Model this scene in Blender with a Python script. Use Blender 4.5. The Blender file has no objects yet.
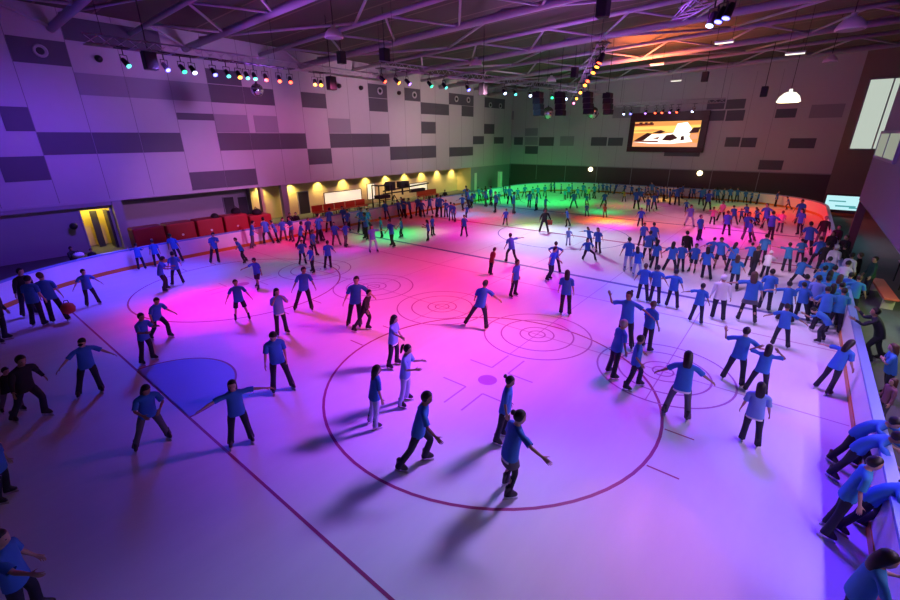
CAM={'f': 422.4894895996165, 'axes': [[0.7292368100612215, 0.5836482069802433, -0.35716725121500287], [0.6227499522773975, -0.7823894107422229, -0.007021886992574419], [-0.2835421869673595, -0.2173052701781169, -0.9340140511590724]], 'pos': [-2.79, -12.691, 6.429]}
LEFT=[[2.55, 4.955, 11.524, 10.285, 0], [4.955, 9.765, 12.78, 11.609, 0], [1.369, 2.55, 8.17, 6.93, 0], [2.55, 4.955, 6.93, 5.7, 0], [0.625, 2.55, 5.7, 4.38, 0], [4.955, 7.36, 10.06, 8.88, 1], [7.36, 9.765, 10.06, 8.88, 1], [9.765, 12.17, 10.06, 8.88, 1], [4.955, 7.36, 6.93, 5.7, 0], [7.36, 9.765, 6.93, 5.7, 0], [9.765, 12.17, 8.17, 7.701, 0], [12.17, 14.575, 11.017, 10.06, 0], [12.17, 14.575, 10.06, 8.88, 0], [14.575, 16.98, 10.06, 8.88, 0], [12.17, 14.575, 6.93, 5.7, 0], [14.575, 16.98, 6.93, 5.7, 0], [16.98, 19.385, 6.93, 5.7, 0], [12.17, 14.575, 8.17, 6.93, 1], [15.046, 16.98, 8.17, 6.93, 1], [9.765, 12.17, 4.38, 3.14, 0], [12.17, 14.575, 4.38, 3.14, 0], [19.385, 21.79, 10.06, 8.88, 0], [21.79, 24.195, 8.17, 6.93, 1], [21.79, 24.195, 6.93, 5.7, 0], [24.195, 26.6, 6.93, 5.7, 0], [26.6, 29.005, 6.93, 5.7, 0], [19.385, 21.79, 5.7, 4.38, 0], [26.6, 29.005, 11.27, 10.06, 0], [26.6, 29.005, 10.06, 8.88, 0], [31.41, 33.815, 11.27, 10.06, 0], [33.815, 36.22, 10.06, 8.88, 0], [36.22, 38.625, 10.06, 8.88, 0], [33.815, 36.22, 8.17, 6.93, 0], [29.005, 31.41, 5.7, 4.38, 0], [31.41, 33.815, 5.7, 4.38, 0], [33.815, 36.22, 5.7, 4.38, 0], [38.625, 41.03, 11.27, 10.06, 0], [41.03, 43.435, 11.27, 10.06, 0], [41.03, 43.435, 10.06, 8.88, 0], [38.625, 41.03, 5.46, 4.38, 0], [41.03, 43.435, 5.447, 4.38, 0], [43.435, 45.84, 6.694, 5.7, 0], [45.84, 48.245, 8.17, 6.93, 0], [45.84, 48.245, 11.27, 10.06, 0], [48.245, 50.65, 11.27, 10.06, 0], [48.245, 50.65, 6.565, 5.7, 0]]
FAR=[[19.872, 18.436, 6.55, 5.502, 0], [18.196, 16.215, 7.676, 6.662, 1], [18.122, 16.13, 6.535, 5.508, 1], [18.048, 16.044, 5.378, 4.338, 0], [15.975, 13.778, 6.518, 5.388, 0], [8.758, 6.745, 6.466, 5.419, 0], [6.623, 4.813, 6.395, 5.427, 0], [-3.391, -5.027, 10.031, 9.07, 0], [-5.117, -6.828, 9.981, 9.044, 0], [-3.59, -5.24, 8.973, 7.952, 0], [-5.331, -6.961, 8.95, 7.905, 0], [-5.742, -7.082, 6.362, 5.381, 0], [-7.17, -8.523, 6.304, 5.341, 0], [-9.493, -11.153, 8.909, 8.059, 0], [-11.161, -13.215, 6.231, 5.276, 0], [-9.137, -11.153, 4.164, 3.201, 0], [-12.125, -14.572, 9.161, 7.963, 1], [6.45, 3.341, 9.94, 8.535, 1], [21.504, 20.051, 9.931, 8.779, 1], [12.933, 11.004, 6.618, 5.401, 1], [0.039, -3.632, 4.881, 4.352, 0]]
TRUSS=[[1.5, 4.5], [8.2, 11.1], [16.3, 19.6], [25.0, 28.0], [34, 37], [43.5, 46.5]]
RIGS=[('left lighting truss running along the panelled left wall', [3.2, 10.3, 10.0], [19.2, 10.0, 10.0]), ('middle lighting truss slanting toward the centre of the hall', [15, 6.3, 10.0], [38.7, 3.0, 10.0]), ('centre lighting truss hung with red lamps, slanting over the ice', [16.5, -5.3, 10.0], [42, 7, 10.0]), ('far lighting truss in front of the video screen', [43, 2.9, 9.2], [44, -6.2, 9.2]), ('short near lighting truss high at top right', [12.2, -10.6, 10.2], [15.5, -8.2, 10.2])]
PARS=[[4.403, 10.277, 9.5, 'teal', 'first teal stage lamp from left on the left truss', 'stage lamps on the left truss', 8, 2], [5.887, 10.25, 9.5, 'blue', 'first blue stage lamp from left on the left truss', 'stage lamps on the left truss', 8, 2], [6.568, 10.237, 9.5, 'green', 'first green stage lamp from left on the left truss', 'stage lamps on the left truss', 8, 2], [7.01, 10.229, 9.5, 'white', 'white stage lamp on the left truss', 'stage lamps on the left truss', 8, 2], [7.932, 10.211, 9.5, 'blue', 'second blue stage lamp from left on the left truss', 'stage lamps on the left truss', 8, 2], [8.573, 10.199, 9.5, 'teal', 'second teal stage lamp from left on the left truss', 'stage lamps on the left truss', 8, 2], [9.135, 10.189, 9.5, 'orange', 'first orange stage lamp from left on the left truss', 'stage lamps on the left truss', 8, 2], [9.536, 10.181, 9.5, 'teal', 'third teal stage lamp from left on the left truss', 'stage lamps on the left truss', 8, 2], [9.937, 10.174, 9.5, 'green', 'second green stage lamp from left on the left truss', 'stage lamps on the left truss', 8, 2], [10.538, 10.162, 9.5, 'red', 'first red stage lamp from left on the left truss', 'stage lamps on the left truss', 8, 2], [11.3, 10.148, 9.5, 'red', 'second red stage lamp from left on the left truss', 'stage lamps on the left truss', 8, 2], [11.942, 10.136, 9.5, 'red', 'third red stage lamp from left on the left truss', 'stage lamps on the left truss', 8, 2], [13.506, 10.107, 9.5, 'orange', 'second orange stage lamp from left on the left truss', 'stage lamps on the left truss', 8, 2], [13.907, 10.099, 9.5, 'orange', 'third orange stage lamp from left on the left truss', 'stage lamps on the left truss', 8, 2], [15.119, 6.283, 9.5, 'red', 'red stage lamp on the middle truss', 'stage lamps on the middle truss', 20, -4], [16.069, 6.151, 9.5, 'orange', 'orange stage lamp on the middle truss', 'stage lamps on the middle truss', 20, -4], [16.841, 6.044, 9.5, 'purple', 'purple stage lamp on the middle truss', 'stage lamps on the middle truss', 20, -4], [18.505, 5.812, 9.5, 'green', 'first green stage lamp from left on the middle truss', 'stage lamps on the middle truss', 20, -4], [19.692, 5.647, 9.5, 'teal', 'first teal stage lamp from left on the middle truss', 'stage lamps on the middle truss', 20, -4], [21.712, 5.365, 9.5, 'blue', 'blue stage lamp on the middle truss', 'stage lamps on the middle truss', 20, -4], [25.395, 4.853, 9.5, 'white', 'first white stage lamp from left on the middle truss', 'stage lamps on the middle truss', 20, -4], [26.583, 4.687, 9.5, 'teal', 'second teal stage lamp from left on the middle truss', 'stage lamps on the middle truss', 20, -4], [28.365, 4.439, 9.5, 'white', 'second white stage lamp from left on the middle truss', 'stage lamps on the middle truss', 20, -4], [31.216, 4.042, 9.5, 'green', 'second green stage lamp from left on the middle truss', 'stage lamps on the middle truss', 20, -4], [33.235, 3.761, 9.5, 'white', 'third white stage lamp from left on the middle truss', 'stage lamps on the middle truss', 20, -4], [17.523, -4.807, 9.5, 'orange', 'first orange stage lamp from left on the centre truss', 'stage lamps on the centre truss', 14, -3], [19.248, -3.974, 9.5, 'orange', 'second orange stage lamp from left on the centre truss', 'stage lamps on the centre truss', 14, -3], [22.508, -2.402, 9.5, 'red', 'first red stage lamp from left on the centre truss', 'stage lamps on the centre truss', 14, -3], [24.553, -1.416, 9.5, 'orange', 'third orange stage lamp from left on the centre truss', 'stage lamps on the centre truss', 14, -3], [28.962, 0.711, 9.5, 'orange', 'fourth orange stage lamp from left on the centre truss', 'stage lamps on the centre truss', 14, -3], [33.82, 3.054, 9.5, 'orange', 'fifth orange stage lamp from left on the centre truss', 'stage lamps on the centre truss', 14, -3], [38.613, 5.366, 9.5, 'pink', 'pink stage lamp on the centre truss', 'stage lamps on the centre truss', 14, -3], [16.5, -5.3, 9.5, 'red', 'second red stage lamp from left on the centre truss', 'stage lamps on the centre truss', 14, -3], [43.09, 2.079, 8.7, 'white', 'first white stage lamp from left on the far truss', 'stage lamps on the far truss', 36, 0], [43.16, 1.44, 8.7, 'blue', 'blue stage lamp on the far truss', 'stage lamps on the far truss', 36, 0], [43.308, 0.095, 8.7, 'purple', 'first purple stage lamp from left on the far truss', 'stage lamps on the far truss', 36, 0], [43.404, -0.772, 8.7, 'red', 'first red stage lamp from left on the far truss', 'stage lamps on the far truss', 36, 0], [43.469, -1.365, 8.7, 'red', 'second red stage lamp from left on the far truss', 'stage lamps on the far truss', 36, 0], [43.541, -2.026, 8.7, 'purple', 'second purple stage lamp from left on the far truss', 'stage lamps on the far truss', 36, 0], [43.607, -2.619, 8.7, 'red', 'third red stage lamp from left on the far truss', 'stage lamps on the far truss', 36, 0], [43.747, -3.896, 8.7, 'white', 'second white stage lamp from left on the far truss', 'stage lamps on the far truss', 36, 0], [13.465, -9.68, 9.7, 'white', 'white stage lamp on the near truss', 'stage lamps on the near truss', 10, -8], [13.077, -9.962, 9.7, 'blue', 'first blue stage lamp from left on the near truss', 'stage lamps on the near truss', 10, -8], [12.754, -10.197, 9.7, 'blue', 'second blue stage lamp from left on the near truss', 'stage lamps on the near truss', 10, -8]]
SPEAK=[[29.484, 4.364, 9.7, 1.7, 'left black line array speaker in the centre cluster', 'centre speaker cluster'], [30.653, 3.104, 9.7, 1.7, 'second black line array speaker in the centre cluster', 'centre speaker cluster'], [32.153, 1.487, 9.7, 1.6, 'third black line array speaker, left of the right mirror ball', 'centre speaker cluster'], [34.025, 0.6, 9.7, 1.6, 'right black line array speaker in the centre cluster', 'centre speaker cluster']]
BALLS=[[11.925, 13.665, 9.2, 0.36, 'mirror ball hanging under the left lighting truss'], [42.42, 9.858, 8.9, 0.62, 'left mirror ball in the centre cluster, lit pink'], [46.091, 6.348, 8.9, 0.62, 'right mirror ball in the centre cluster, lit violet']]
BAYS=[[44.0, -10.65, 9.0, 0.8, 1, 'white lit bell-shaped hanging lamp at right near the far wall'], [27.914, -13.064, 11.2, 0.6, 0, 'unlit bell lamp high at the upper right under the roof'], [14.158, 8.855, 11.6, 0.5, 0, 'unlit bell lamp hanging at upper left between the trusses'], [27.146, 8.543, 11.6, 0.5, 0, 'unlit bell lamp hanging above the middle lighting truss'], [36.915, 7.027, 11.2, 0.45, 0, 'small unlit bell lamp above the centre speaker cluster'], [37.929, -12.625, 11.0, 0.4, 0, 'small unlit bell lamp near the roof edge at far right']]
BATTENS=[[47.957, -1.035, 11.6, 'lit batten light under the roof above the video screen'], [29.913, -7.47, 11.6, 'small lit batten light under the roof at upper right'], [35.999, -2.24, 11.6, 'lit batten light under the roof, left of the one above the screen'], [32.65, -10.89, 11.0, 'lit batten light near the upper right roof edge']]
BOXES=[[16.902, 7.832, 10.6, 'black speaker hanging at the start of the middle truss'], [18.1, 13.264, 11.2, 'slim black speaker hanging left of the middle truss'], [17.012, -4.94, 11.0, 'black speaker hanging below the roof at top centre'], [32.462, 2.865, 10.8, 'black speaker box above the centre cluster'], [40.457, -4.892, 10.6, 'black speaker hanging above the right end of the screen'], [5.374, 10.346, 9.3, 'black round-backed speaker on the left lighting truss'], [15.54, 11.272, 9.3, 'black speaker hanging at the right end of the left truss'], [24.736, 6.191, 9.3, 'black speaker in the middle of the middle truss'], [41.295, -9.089, 9.3, 'cluster speaker hanging right of the screen lit red']]
RINGS=[[3.78, 10.93, 'pale ring speaker on the dark panel at upper left'], [28.04, 10.7, 'pale ring speaker on dark panel below the middle truss start'], [32.84, 10.66, 'pale ring speaker on the single dark panel right of it'], [39.95, 10.69, 'pale ring speaker on the pair of dark panels, left one'], [42.3, 10.72, 'pale ring speaker on the pair of dark panels, right one'], [47.08, 10.4, 'pale ring speaker near the far corner, left of two'], [49.47, 10.4, 'pale ring speaker nearest the far corner']]
CAMS=[[6.27, 10.85, 'small black round camera on the wall left of the left truss'], [23.2, 10.75, 'small black camera on left wall by orange lamps'], [25.66, 10.78, 'small black camera on left wall left of the tall dark panels'], [30.52, 10.69, 'small black camera on left wall between the ring speakers'], [2.81, 1.73, 'small black box on blue wall beside the yellow doorway']]
HELD={'bag': [-0.225, 7.84, 0.55], 'bag2': [25.493, 0.7, 0.75], 'phone': [14.943, -15.487, 1.28], 'pale': [1.637, 14.33, 1.095]}
SPOTS=[('green_spot', [12.6, -10.85, 9.3], [1.04, -9.71, 0], [0.359, 1.0, 0.0], 1295, 24, 1, 1.2), ('blue_spot', [12.6, -10.85, 9.3], [1.04, -9.71, 0], [0.0, 0.0, 1.0], 2144, 40, 1, 1.2), ('magenta_spot', [12.6, -10.85, 9.3], [2.74, -11.86, 0], [1.0, 0.223, 0.607], 2990, 24, 1, 1.2), ('blue_spot', [12.6, -10.85, 9.3], [8.28, -13.74, 0], [0.0, 0.0, 1.0], 4000, 70, 1, 1.2), ('red_spot', [12.6, -10.85, 9.3], [8.72, -14.75, 0], [1.0, 0.0, 0.0], 1006, 70, 1, 1.2), ('red_spot', [12.6, -10.85, 9.3], [6.09, -10.35, 0], [1.0, 0.0, 0.0], 84, 70, 1, 1.2), ('blue_spot', [6, 9.75, 9.1], [2.06, 1.77, 0], [0.019, 0.103, 1.0], 2403, 40, 1, 1.2), ('magenta_spot', [6, 9.75, 9.1], [3.73, 5.66, 0], [1.0, 0.0, 0.387], 9122, 40, 1, 1.2), ('violet_spot', [12.6, -10.85, 9.3], [6.28, -4.84, 0], [0.528, 0.072, 1.0], 7265, 40, 1, 1.2), ('magenta_spot', [18, -4.95, 9.1], [13.47, 1.25, 0], [1.0, 0.032, 0.279], 7033, 70, 1, 1.2), ('blue_spot', [15.2, -9.049999999999999, 9.3], [13.64, -7.26, 0], [0.0, 0.0, 1.0], 4111, 70, 1, 1.2), ('green_spot', [18, 9.55, 9.1], [20.15, 8.68, 0], [0.0, 1.0, 0.0], 2053, 24, 1, 1.2), ('blue_spot', [6, 9.75, 9.1], [6.74, 9.22, 0], [0.0, 0.155, 1.0], 353, 70, 1, 1.2), ('red_spot', [6, 9.75, 9.1], [2.54, 11.53, 0], [1.0, 0.099, 0.0], 1465, 24, 1, 1.2), ('blue_spot', [6, 9.75, 9.1], [2.54, 11.53, 0], [0.107, 0.058, 1.0], 8262, 70, 1, 1.2), ('magenta_spot', [20, 4.95, 9.1], [23.08, 4.73, 0], [1.0, 0.0, 0.589], 3793, 70, 1, 1.2), ('blue_spot', [28, 3.95, 9.1], [32.18, 9.99, 0], [0.03, 0.64, 1.0], 1718, 70, 1, 1.2), ('green_spot', [28, 3.95, 9.1], [26.58, 2.55, 0], [0.388, 1.0, 0.005], 6098, 24, 1, 1.2), ('green_spot', [28, 3.95, 9.1], [26.58, 2.55, 0], [0.0, 1.0, 0.0], 1444, 70, 1, 1.2), ('green_spot', [33, 2.15, 9.1], [32.31, -1.71, 0], [0.0, 1.0, 0.0], 4575, 24, 1, 1.2), ('red_spot', [33, 2.15, 9.1], [32.31, -1.71, 0], [1.0, 0.025, 0.0], 8251, 40, 1, 1.2), ('violet_spot', [26, -1.45, 9.1], [30.24, -2.41, 0], [0.586, 0.0, 1.0], 5489, 24, 1, 1.2), ('red_spot', [43.5, -0.45, 8.3], [41.15, 0.87, 0], [1.0, 0.0, 0.0], 1864, 24, 1, 1.2), ('green_spot', [43.5, -0.45, 8.3], [41.15, 0.87, 0], [0.0, 1.0, 0.0], 1523, 70, 1, 1.2), ('red_spot', [44, -5.45, 8.3], [44.53, -12.77, 0], [1.0, 0.0, 0.0], 5911, 70, 1, 1.2), ('white_spot', [28, 3.95, 9.1], [23.67, -1.02, 0], [0.579, 0.704, 1.0], 7557, 70, 1, 1.2), ('magenta_spot', [44, -5.45, 8.3], [34.52, -7.53, 0], [1.0, 0.231, 0.483], 3110, 70, 1, 1.2), ('magenta_spot', [44, -5.45, 8.3], [33.71, -9.6, 0], [0.81, 0.0, 1.0], 8240, 24, 1, 1.2), ('red_spot', [33, 2.15, 9.1], [33.71, -9.6, 0], [1.0, 0.121, 0.0], 4125, 40, 1, 1.2), ('green_spot', [36, 2.75, 9.1], [42.58, 10.85, 0], [0.0, 1.0, 0.144], 6266, 70, 1, 1.2), ('green_spot', [33, 2.15, 9.1], [42.58, 10.85, 0], [0.0, 1.0, 0.19], 4568, 70, 1, 1.2), ('green_spot', [43.5, -0.45, 8.3], [42.41, -0.88, 0], [0.0, 1.0, 0.034], 2535, 24, 1, 1.2), ('magenta_spot', [43.5, -0.45, 8.3], [42.41, -0.88, 0], [1.0, 0.0, 0.564], 1186, 70, 1, 1.2), ('blue_spot', [26, -1.45, 9.1], [28.0, -11.32, 0], [0.0, 0.0, 1.0], 320, 70, 1, 1.2), ('green_spot', [15.2, -9.049999999999999, 9.3], [28.0, -11.32, 0], [0.0, 1.0, 0.0], 327, 70, 1, 1.2), ('violet_spot', [15.2, -9.049999999999999, 9.3], [17.25, -11.2, 0], [0.641, 0.344, 1.0], 3212, 70, 1, 1.2), ('blue_spot', [18, -4.95, 9.1], [9.51, -11.52, 0], [0.0, 0.348, 1.0], 1700, 70, 1, 1.2), ('violet_spot', [12.6, -10.85, 9.3], [13.66, -13.92, 0], [0.652, 0.292, 1.0], 1975, 70, 1, 1.2), ('red_spot', [15.2, -9.049999999999999, 9.3], [11.63, -3.87, 0], [1.0, 0.0, 0.0], 2416, 70, 1, 1.2), ('blue_spot', [12, 9.65, 9.1], [8.99, 6.86, 0], [0.0, 0.989, 1.0], 421, 70, 1, 1.2), ('magenta_spot', [12, 9.65, 9.1], [13.36, 8.16, 0], [1.0, 0.0, 0.769], 3923, 24, 1, 1.2), ('green_spot', [18, 9.55, 9.1], [17.69, 9.1, 0], [0.0, 1.0, 0.237], 4208, 40, 1, 1.2), ('violet_spot', [20, 4.95, 9.1], [20.86, 7.13, 0], [1.0, 0.324, 0.405], 2357, 24, 1, 1.2), ('magenta_spot', [6, 9.75, 9.1], [5.77, 1.92, 0], [1.0, 0.0, 0.461], 5126, 40, 1, 1.2), ('blue_spot', [6, 9.75, 9.1], [5.77, 1.92, 0], [0.0, 0.0, 1.0], 5909, 70, 1, 1.2), ('magenta_spot', [18, -4.95, 9.1], [17.98, -2.47, 0], [0.869, 0.0, 1.0], 1888, 70, 1, 1.2), ('red_spot', [12.6, -10.85, 9.3], [9.53, -7.39, 0], [1.0, 0.053, 0.0], 1751, 70, 1, 1.2), ('red_spot', [12.6, -10.85, 9.3], [7.98, -2.61, 0], [1.0, 0.121, 0.0], 6253, 40, 1, 1.2), ('red_spot', [12.6, -10.85, 9.3], [7.98, -2.61, 0], [1.0, 0.0, 0.0], 1446, 70, 1, 1.2), ('violet_spot', [12.6, -10.85, 9.3], [1.41, -8.07, 0], [0.523, 0.314, 1.0], 4264, 24, 1, 1.2), ('green_spot', [36, 2.75, 9.1], [36.77, 14.59, 0], [0.0, 1.0, 0.02], 9747, 24, 1, 1.2), ('green_spot', [36, 2.75, 9.1], [36.77, 14.59, 0], [0.0, 1.0, 0.471], 410, 70, 1, 1.2), ('green_spot', [36, 2.75, 9.1], [36.51, 0.98, 0], [0.0, 1.0, 0.249], 3708, 24, 1, 1.2), ('blue_spot', [12, 9.65, 9.1], [12.22, 7.67, 0], [0.0, 0.0, 1.0], 2210, 24, 1, 1.2), ('blue_spot', [12, 9.65, 9.1], [12.22, 7.67, 0], [0.0, 0.0, 1.0], 839, 40, 1, 1.2), ('blue_spot', [6, 9.75, 9.1], [0.15, 4.74, 0], [0.1, 0.109, 1.0], 1724, 24, 1, 1.2), ('violet_spot', [12.6, -10.85, 9.3], [3.44, -5.32, 0], [0.389, 0.106, 1.0], 9386, 24, 1, 1.2), ('violet_spot', [12.6, -10.85, 9.3], [5.38, -7.81, 0], [0.455, 0.0, 1.0], 4217, 40, 1, 1.2), ('red_spot', [12, 9.65, 9.1], [12.17, 12.89, 0], [1.0, 0.0, 0.0], 3147, 24, 1, 1.2), ('red_spot', [12, 9.65, 9.1], [12.17, 12.89, 0], [1.0, 0.0, 0.197], 2661, 70, 1, 1.2), ('red_spot', [26, -1.45, 9.1], [32.31, -12.6, 0], [1.0, 0.0, 0.164], 10191, 40, 1, 1.2), ('white_spot', [15.2, -9.049999999999999, 9.3], [23.72, -12.55, 0], [1.0, 0.622, 0.914], 4555, 24, 1, 1.2), ('violet_spot', [43.5, -0.45, 8.3], [48.15, -1.35, 0], [1.0, 0.406, 0.048], 5752, 24, 1, 1.2), ('green_spot', [44, -5.45, 8.3], [47.33, -8.81, 0], [0.272, 1.0, 0.209], 887, 70, 1, 1.2), ('blue_spot', [26, -1.45, 9.1], [29.2, -8.43, 0], [0.0, 0.0, 1.0], 6283, 24, 1, 1.2), ('magenta_spot', [18, -4.95, 9.1], [29.2, -8.43, 0], [1.0, 0.0, 0.568], 3252, 70, 1, 1.2), ('blue_spot', [28, 3.95, 9.1], [27.61, 10.41, 0], [0.0, 0.29, 1.0], 5626, 24, 1, 1.2), ('red_spot', [28, 3.95, 9.1], [27.61, 10.41, 0], [1.0, 0.0, 0.0], 3580, 70, 1, 1.2), ('blue_spot', [12.6, -10.85, 9.3], [5.05, -14.68, 0], [0.0, 0.0, 1.0], 5371, 24, 1, 1.2), ('green_spot', [12.6, -10.85, 9.3], [5.15, -12.85, 0], [0.0, 1.0, 0.0], 99, 70, 1, 1.2), ('pink_wash', [15, 9.5, 9.2], [17, 20.4, 4.5], (1, 0.15, 0.42), 2100, 80, 1, 0.3), ('purple_wash', [6, 9.5, 9.2], [5, 20.4, 8], (0.32, 0.13, 1), 1100, 85, 1, 0.3), ('purple_wash', [13, 9.5, 9.2], [13, 20.4, 8.5], (0.62, 0.28, 1), 1700, 90, 1, 0.3), ('pink_wash', [24, 4.6, 9.2], [27, 20.4, 7.5], (1, 0.5, 0.74), 6000, 66, 1, 0.3), ('pink_wash', [32, 3.4, 9.2], [37, 20.4, 7.5], (1, 0.66, 0.62), 5000, 66, 1, 0.3), ('green_wash', [38, 2.4, 9.2], [47, 20.4, 5.5], (0.9, 0.75, 0.7), 500, 70, 1, 0.3), ('blue_wash', [4, 9.6, 9.2], [1, 20.4, 3], (0.16, 0.04, 1), 3400, 85, 1, 0.3), ('far_wash', [38, 0, 9.2], [52.6, 3, 7.5], (0.8, 0.58, 0.75), 700, 90, 1, 0.3), ('far_wash', [43, -4, 8.6], [52.6, -9, 7], (1, 0.4, 0.5), 300, 100, 1, 0.3), ('roof_wash', [10, 10, 8.5], [12, 8, 14], (0.45, 0.12, 1), 700, 165, 1, 0.5), ('roof_wash', [22, 0, 8.8], [24, 0, 14], (0.55, 0.16, 1), 900, 165, 1, 0.5), ('roof_wash', [15, -9, 8.8], [20, -9, 14], (0.42, 0.1, 1), 900, 165, 1, 0.5), ('roof_wash', [34, 2, 8.8], [36, 4, 14], (0.5, 0.3, 0.9), 700, 165, 1, 0.5), ('roof_red_spot', [35, -1, 9.2], [36.5, -2, 14], (1, 0.2, 0.06), 7000, 120, 1, 0.2), ('recess_spot', [14, -8, 9.2], [10, 23, 1.1], (0.75, 0.25, 0.9), 16000, 24, 1, 0.3), ('recess_spot', [17, -5, 9.0], [12.3, 16.8, 1.2], (1, 0.05, 0.08), 2500, 12, 1, 0.2), ('cyan_spot', [30, -9, 9.2], [18.5, -14.8, 1], (0.05, 0.75, 1), 3200, 22, 1, 0.3), ('fascia_wash', [13, -9, 9.6], [22, -15.5, 4.5], (0.42, 0.06, 1), 900, 80, 1, 0.3)]
AREAS=[('gallery_strip', [7.5, -15.95, 3.05], [7.5, -9, 0], (0.75, 0.5, 1), 190, 9, 0.12), ('concourse_light', [34, -17.5, 3.0], [34, -17, 0], (0.2, 0.8, 1), 50, 6, 1), ('concourse_light', [17, -18.5, 3.0], [17, -18, 0], (0.7, 0.9, 0.4), 160, 3, 1)]
LS=1.0
WORLD=0.03
import bpy,bmesh,math,random
import numpy as np
random.seed(5)
SC=bpy.context.scene
COL=SC.collection
SC.view_settings.view_transform='Standard'
try: SC.view_settings.look='None'
except Exception: pass
SC.view_settings.gamma=1;SC.view_settings.use_curve_mapping=False
SC.view_settings.exposure=0.0
SC.cycles.use_denoising=True
# ---------------------------------------------------------------- materials
M={}
def mat(n,c,r=.6,metal=0,emit=None,es=1,noise=0,ns=8,spec=.5,c2=None):
    m=bpy.data.materials.new(n);m.use_nodes=True;nt=m.node_tree;b=nt.nodes['Principled BSDF']
    b.inputs['Base Color'].default_value=(*c,1);b.inputs['Roughness'].default_value=r;b.inputs['Metallic'].default_value=metal
    b.inputs['Specular IOR Level'].default_value=spec
    if emit: b.inputs['Emission Color'].default_value=(*emit,1);b.inputs['Emission Strength'].default_value=es
    if noise:
        t=nt.nodes.new('ShaderNodeTexCoord');x=nt.nodes.new('ShaderNodeTexNoise');x.inputs['Scale'].default_value=ns;x.inputs['Detail'].default_value=4
        k=nt.nodes.new('ShaderNodeMix');k.data_type='RGBA';k.inputs[6].default_value=(*c,1)
        d=c2 or tuple(v*(1-noise) for v in c);k.inputs[7].default_value=(*d,1)
        nt.links.new(t.outputs['Object'],x.inputs['Vector']);nt.links.new(x.outputs['Fac'],k.inputs[0]);nt.links.new(k.outputs[2],b.inputs['Base Color'])
    M[n]=m;return m
mat('skin_a',(.50,.30,.22),.55);mat('skin_b',(.30,.17,.11),.55);mat('eye',(.03,.02,.02),.3);mat('lip',(.35,.12,.11),.5)
mat('tee_blue',(.035,.18,.60),.8,noise=.2);mat('tee_teal',(.035,.27,.55),.8,noise=.2);mat('tee_pale',(.2,.33,.75),.8,noise=.12)
mat('cloth_white',(.8,.8,.8),.8,noise=.08);mat('cloth_black',(.012,.012,.015),.8,noise=.3);mat('tee_pink',(.8,.25,.42),.8);mat('tee_yellow',(.75,.55,.12),.8);mat('tee_red',(.35,.03,.05),.8)
mat('cloth_navy',(.018,.02,.04),.8,noise=.3);mat('cloth_grey',(.11,.11,.14),.85,noise=.25);mat('cloth_pale',(.42,.48,.7),.8,noise=.1);mat('cloth_green',(.02,.09,.06),.8);mat('cloth_mauve',(.2,.09,.13),.8)
mat('hair_dark',(.012,.009,.008),.5,noise=.4,ns=40);mat('hair_brown',(.10,.05,.03),.5,noise=.4,ns=40);mat('hair_grey',(.3,.28,.26),.6,noise=.3,ns=40)
mat('boot',(.015,.015,.02),.35);mat('steel',(.55,.55,.58),.3,metal=1)
mat('panel_light',(.47,.47,.50),.65,noise=.06,ns=2);mat('panel_mid',(.27,.27,.31),.65,noise=.06,ns=2);mat('panel_dark',(.085,.085,.11),.6,noise=.1,ns=2);mat('groove',(.2,.2,.22),.9)
mat('render_wall',(.33,.33,.36),.8,noise=.08,ns=1);mat('wall_brown',(.26,.2,.16),.8,noise=.12,ns=1);mat('wall_red',(.10,.07,.08),.8,noise=.15,ns=1);mat('cream',(.72,.6,.3),.8,noise=.08,ns=1.5);mat('fascia',(.16,.12,.2),.6,noise=.06,ns=1)
mat('concrete',(.11,.12,.115),.85,noise=.25,ns=3);mat('deck',(.12,.11,.085),.8,noise=.35,ns=.5);mat('roof_steel',(.40,.38,.44),.5,noise=.08,ns=1)
mat('board_white',(.78,.79,.82),.35,noise=.06,ns=.7);mat('kick_yellow',(.62,.24,.03),.4,noise=.1,ns=2);mat('rail_blue',(.2,.3,.6),.4)
mat('paint_red',(.36,.05,.17),.45);mat('paint_blue',(.12,.12,.36),.45);mat('paint_crease',(.30,.30,.72),.45);mat('paint_thin',(.52,.30,.52),.45);mat('paint_dark',(.42,.2,.42),.45);mat('paint_spot',(.5,.2,.5),.45)
mat('truss_alu',(.45,.45,.5),.4,metal=.6);mat('black_metal',(.012,.012,.014),.5);mat('red_vinyl',(.42,.015,.02),.45,noise=.15);mat('rubber',(.02,.02,.022),.7)
mat('seat_red',(.55,.06,.02),.5);mat('bench_red',(.75,.14,.08),.5);mat('bench_pale',(.6,.55,.4),.6);mat('timber',(.45,.33,.16),.6,noise=.2);mat('table_white',(.7,.72,.72),.5);mat('bag_red',(.6,.08,.04),.6,noise=.2);mat('bag_pale',(.6,.6,.66),.7)
mat('notice_pale',(.75,.74,.68),.7);mat('notice_added_glow',(.8,.8,.7),.6,emit=(1,.95,.7),es=.55);mat('door_dark',(.03,.028,.04),.5);mat('yellow_room',(.62,.5,.18),.8,noise=.1);mat('screen_frame',(.05,.008,.012),.4)  # notice board sheets: emission put in for the downlight falling on them
def em(n,c,s): mat(n,(.02,.02,.02),.5,emit=c,es=s)
em('scr_base',(1,.40,.10),1.0);em('scr_white',(1,.93,.78),1.9);em('scr_yellow',(1,.68,.14),1.2);em('scr_red',(.42,.03,.015),.5);em('scr_dark',(.10,.01,.01),.4);em('scr_pink',(1,.42,.22),1.0)
em('window_glow',(.80,.92,.80),.62);em('window_dim',(.62,.70,.55),.42);em('sign_cyan',(.55,.95,1.),.95);em('sign_teal',(.1,.6,.65),.6);em('lamp_warm',(1,.86,.45),6);em('lamp_white',(1,.95,.78),1.5);em('downlight_glow',(1,.85,.45),5);em('phone_glow',(.8,.9,1),5)
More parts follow.
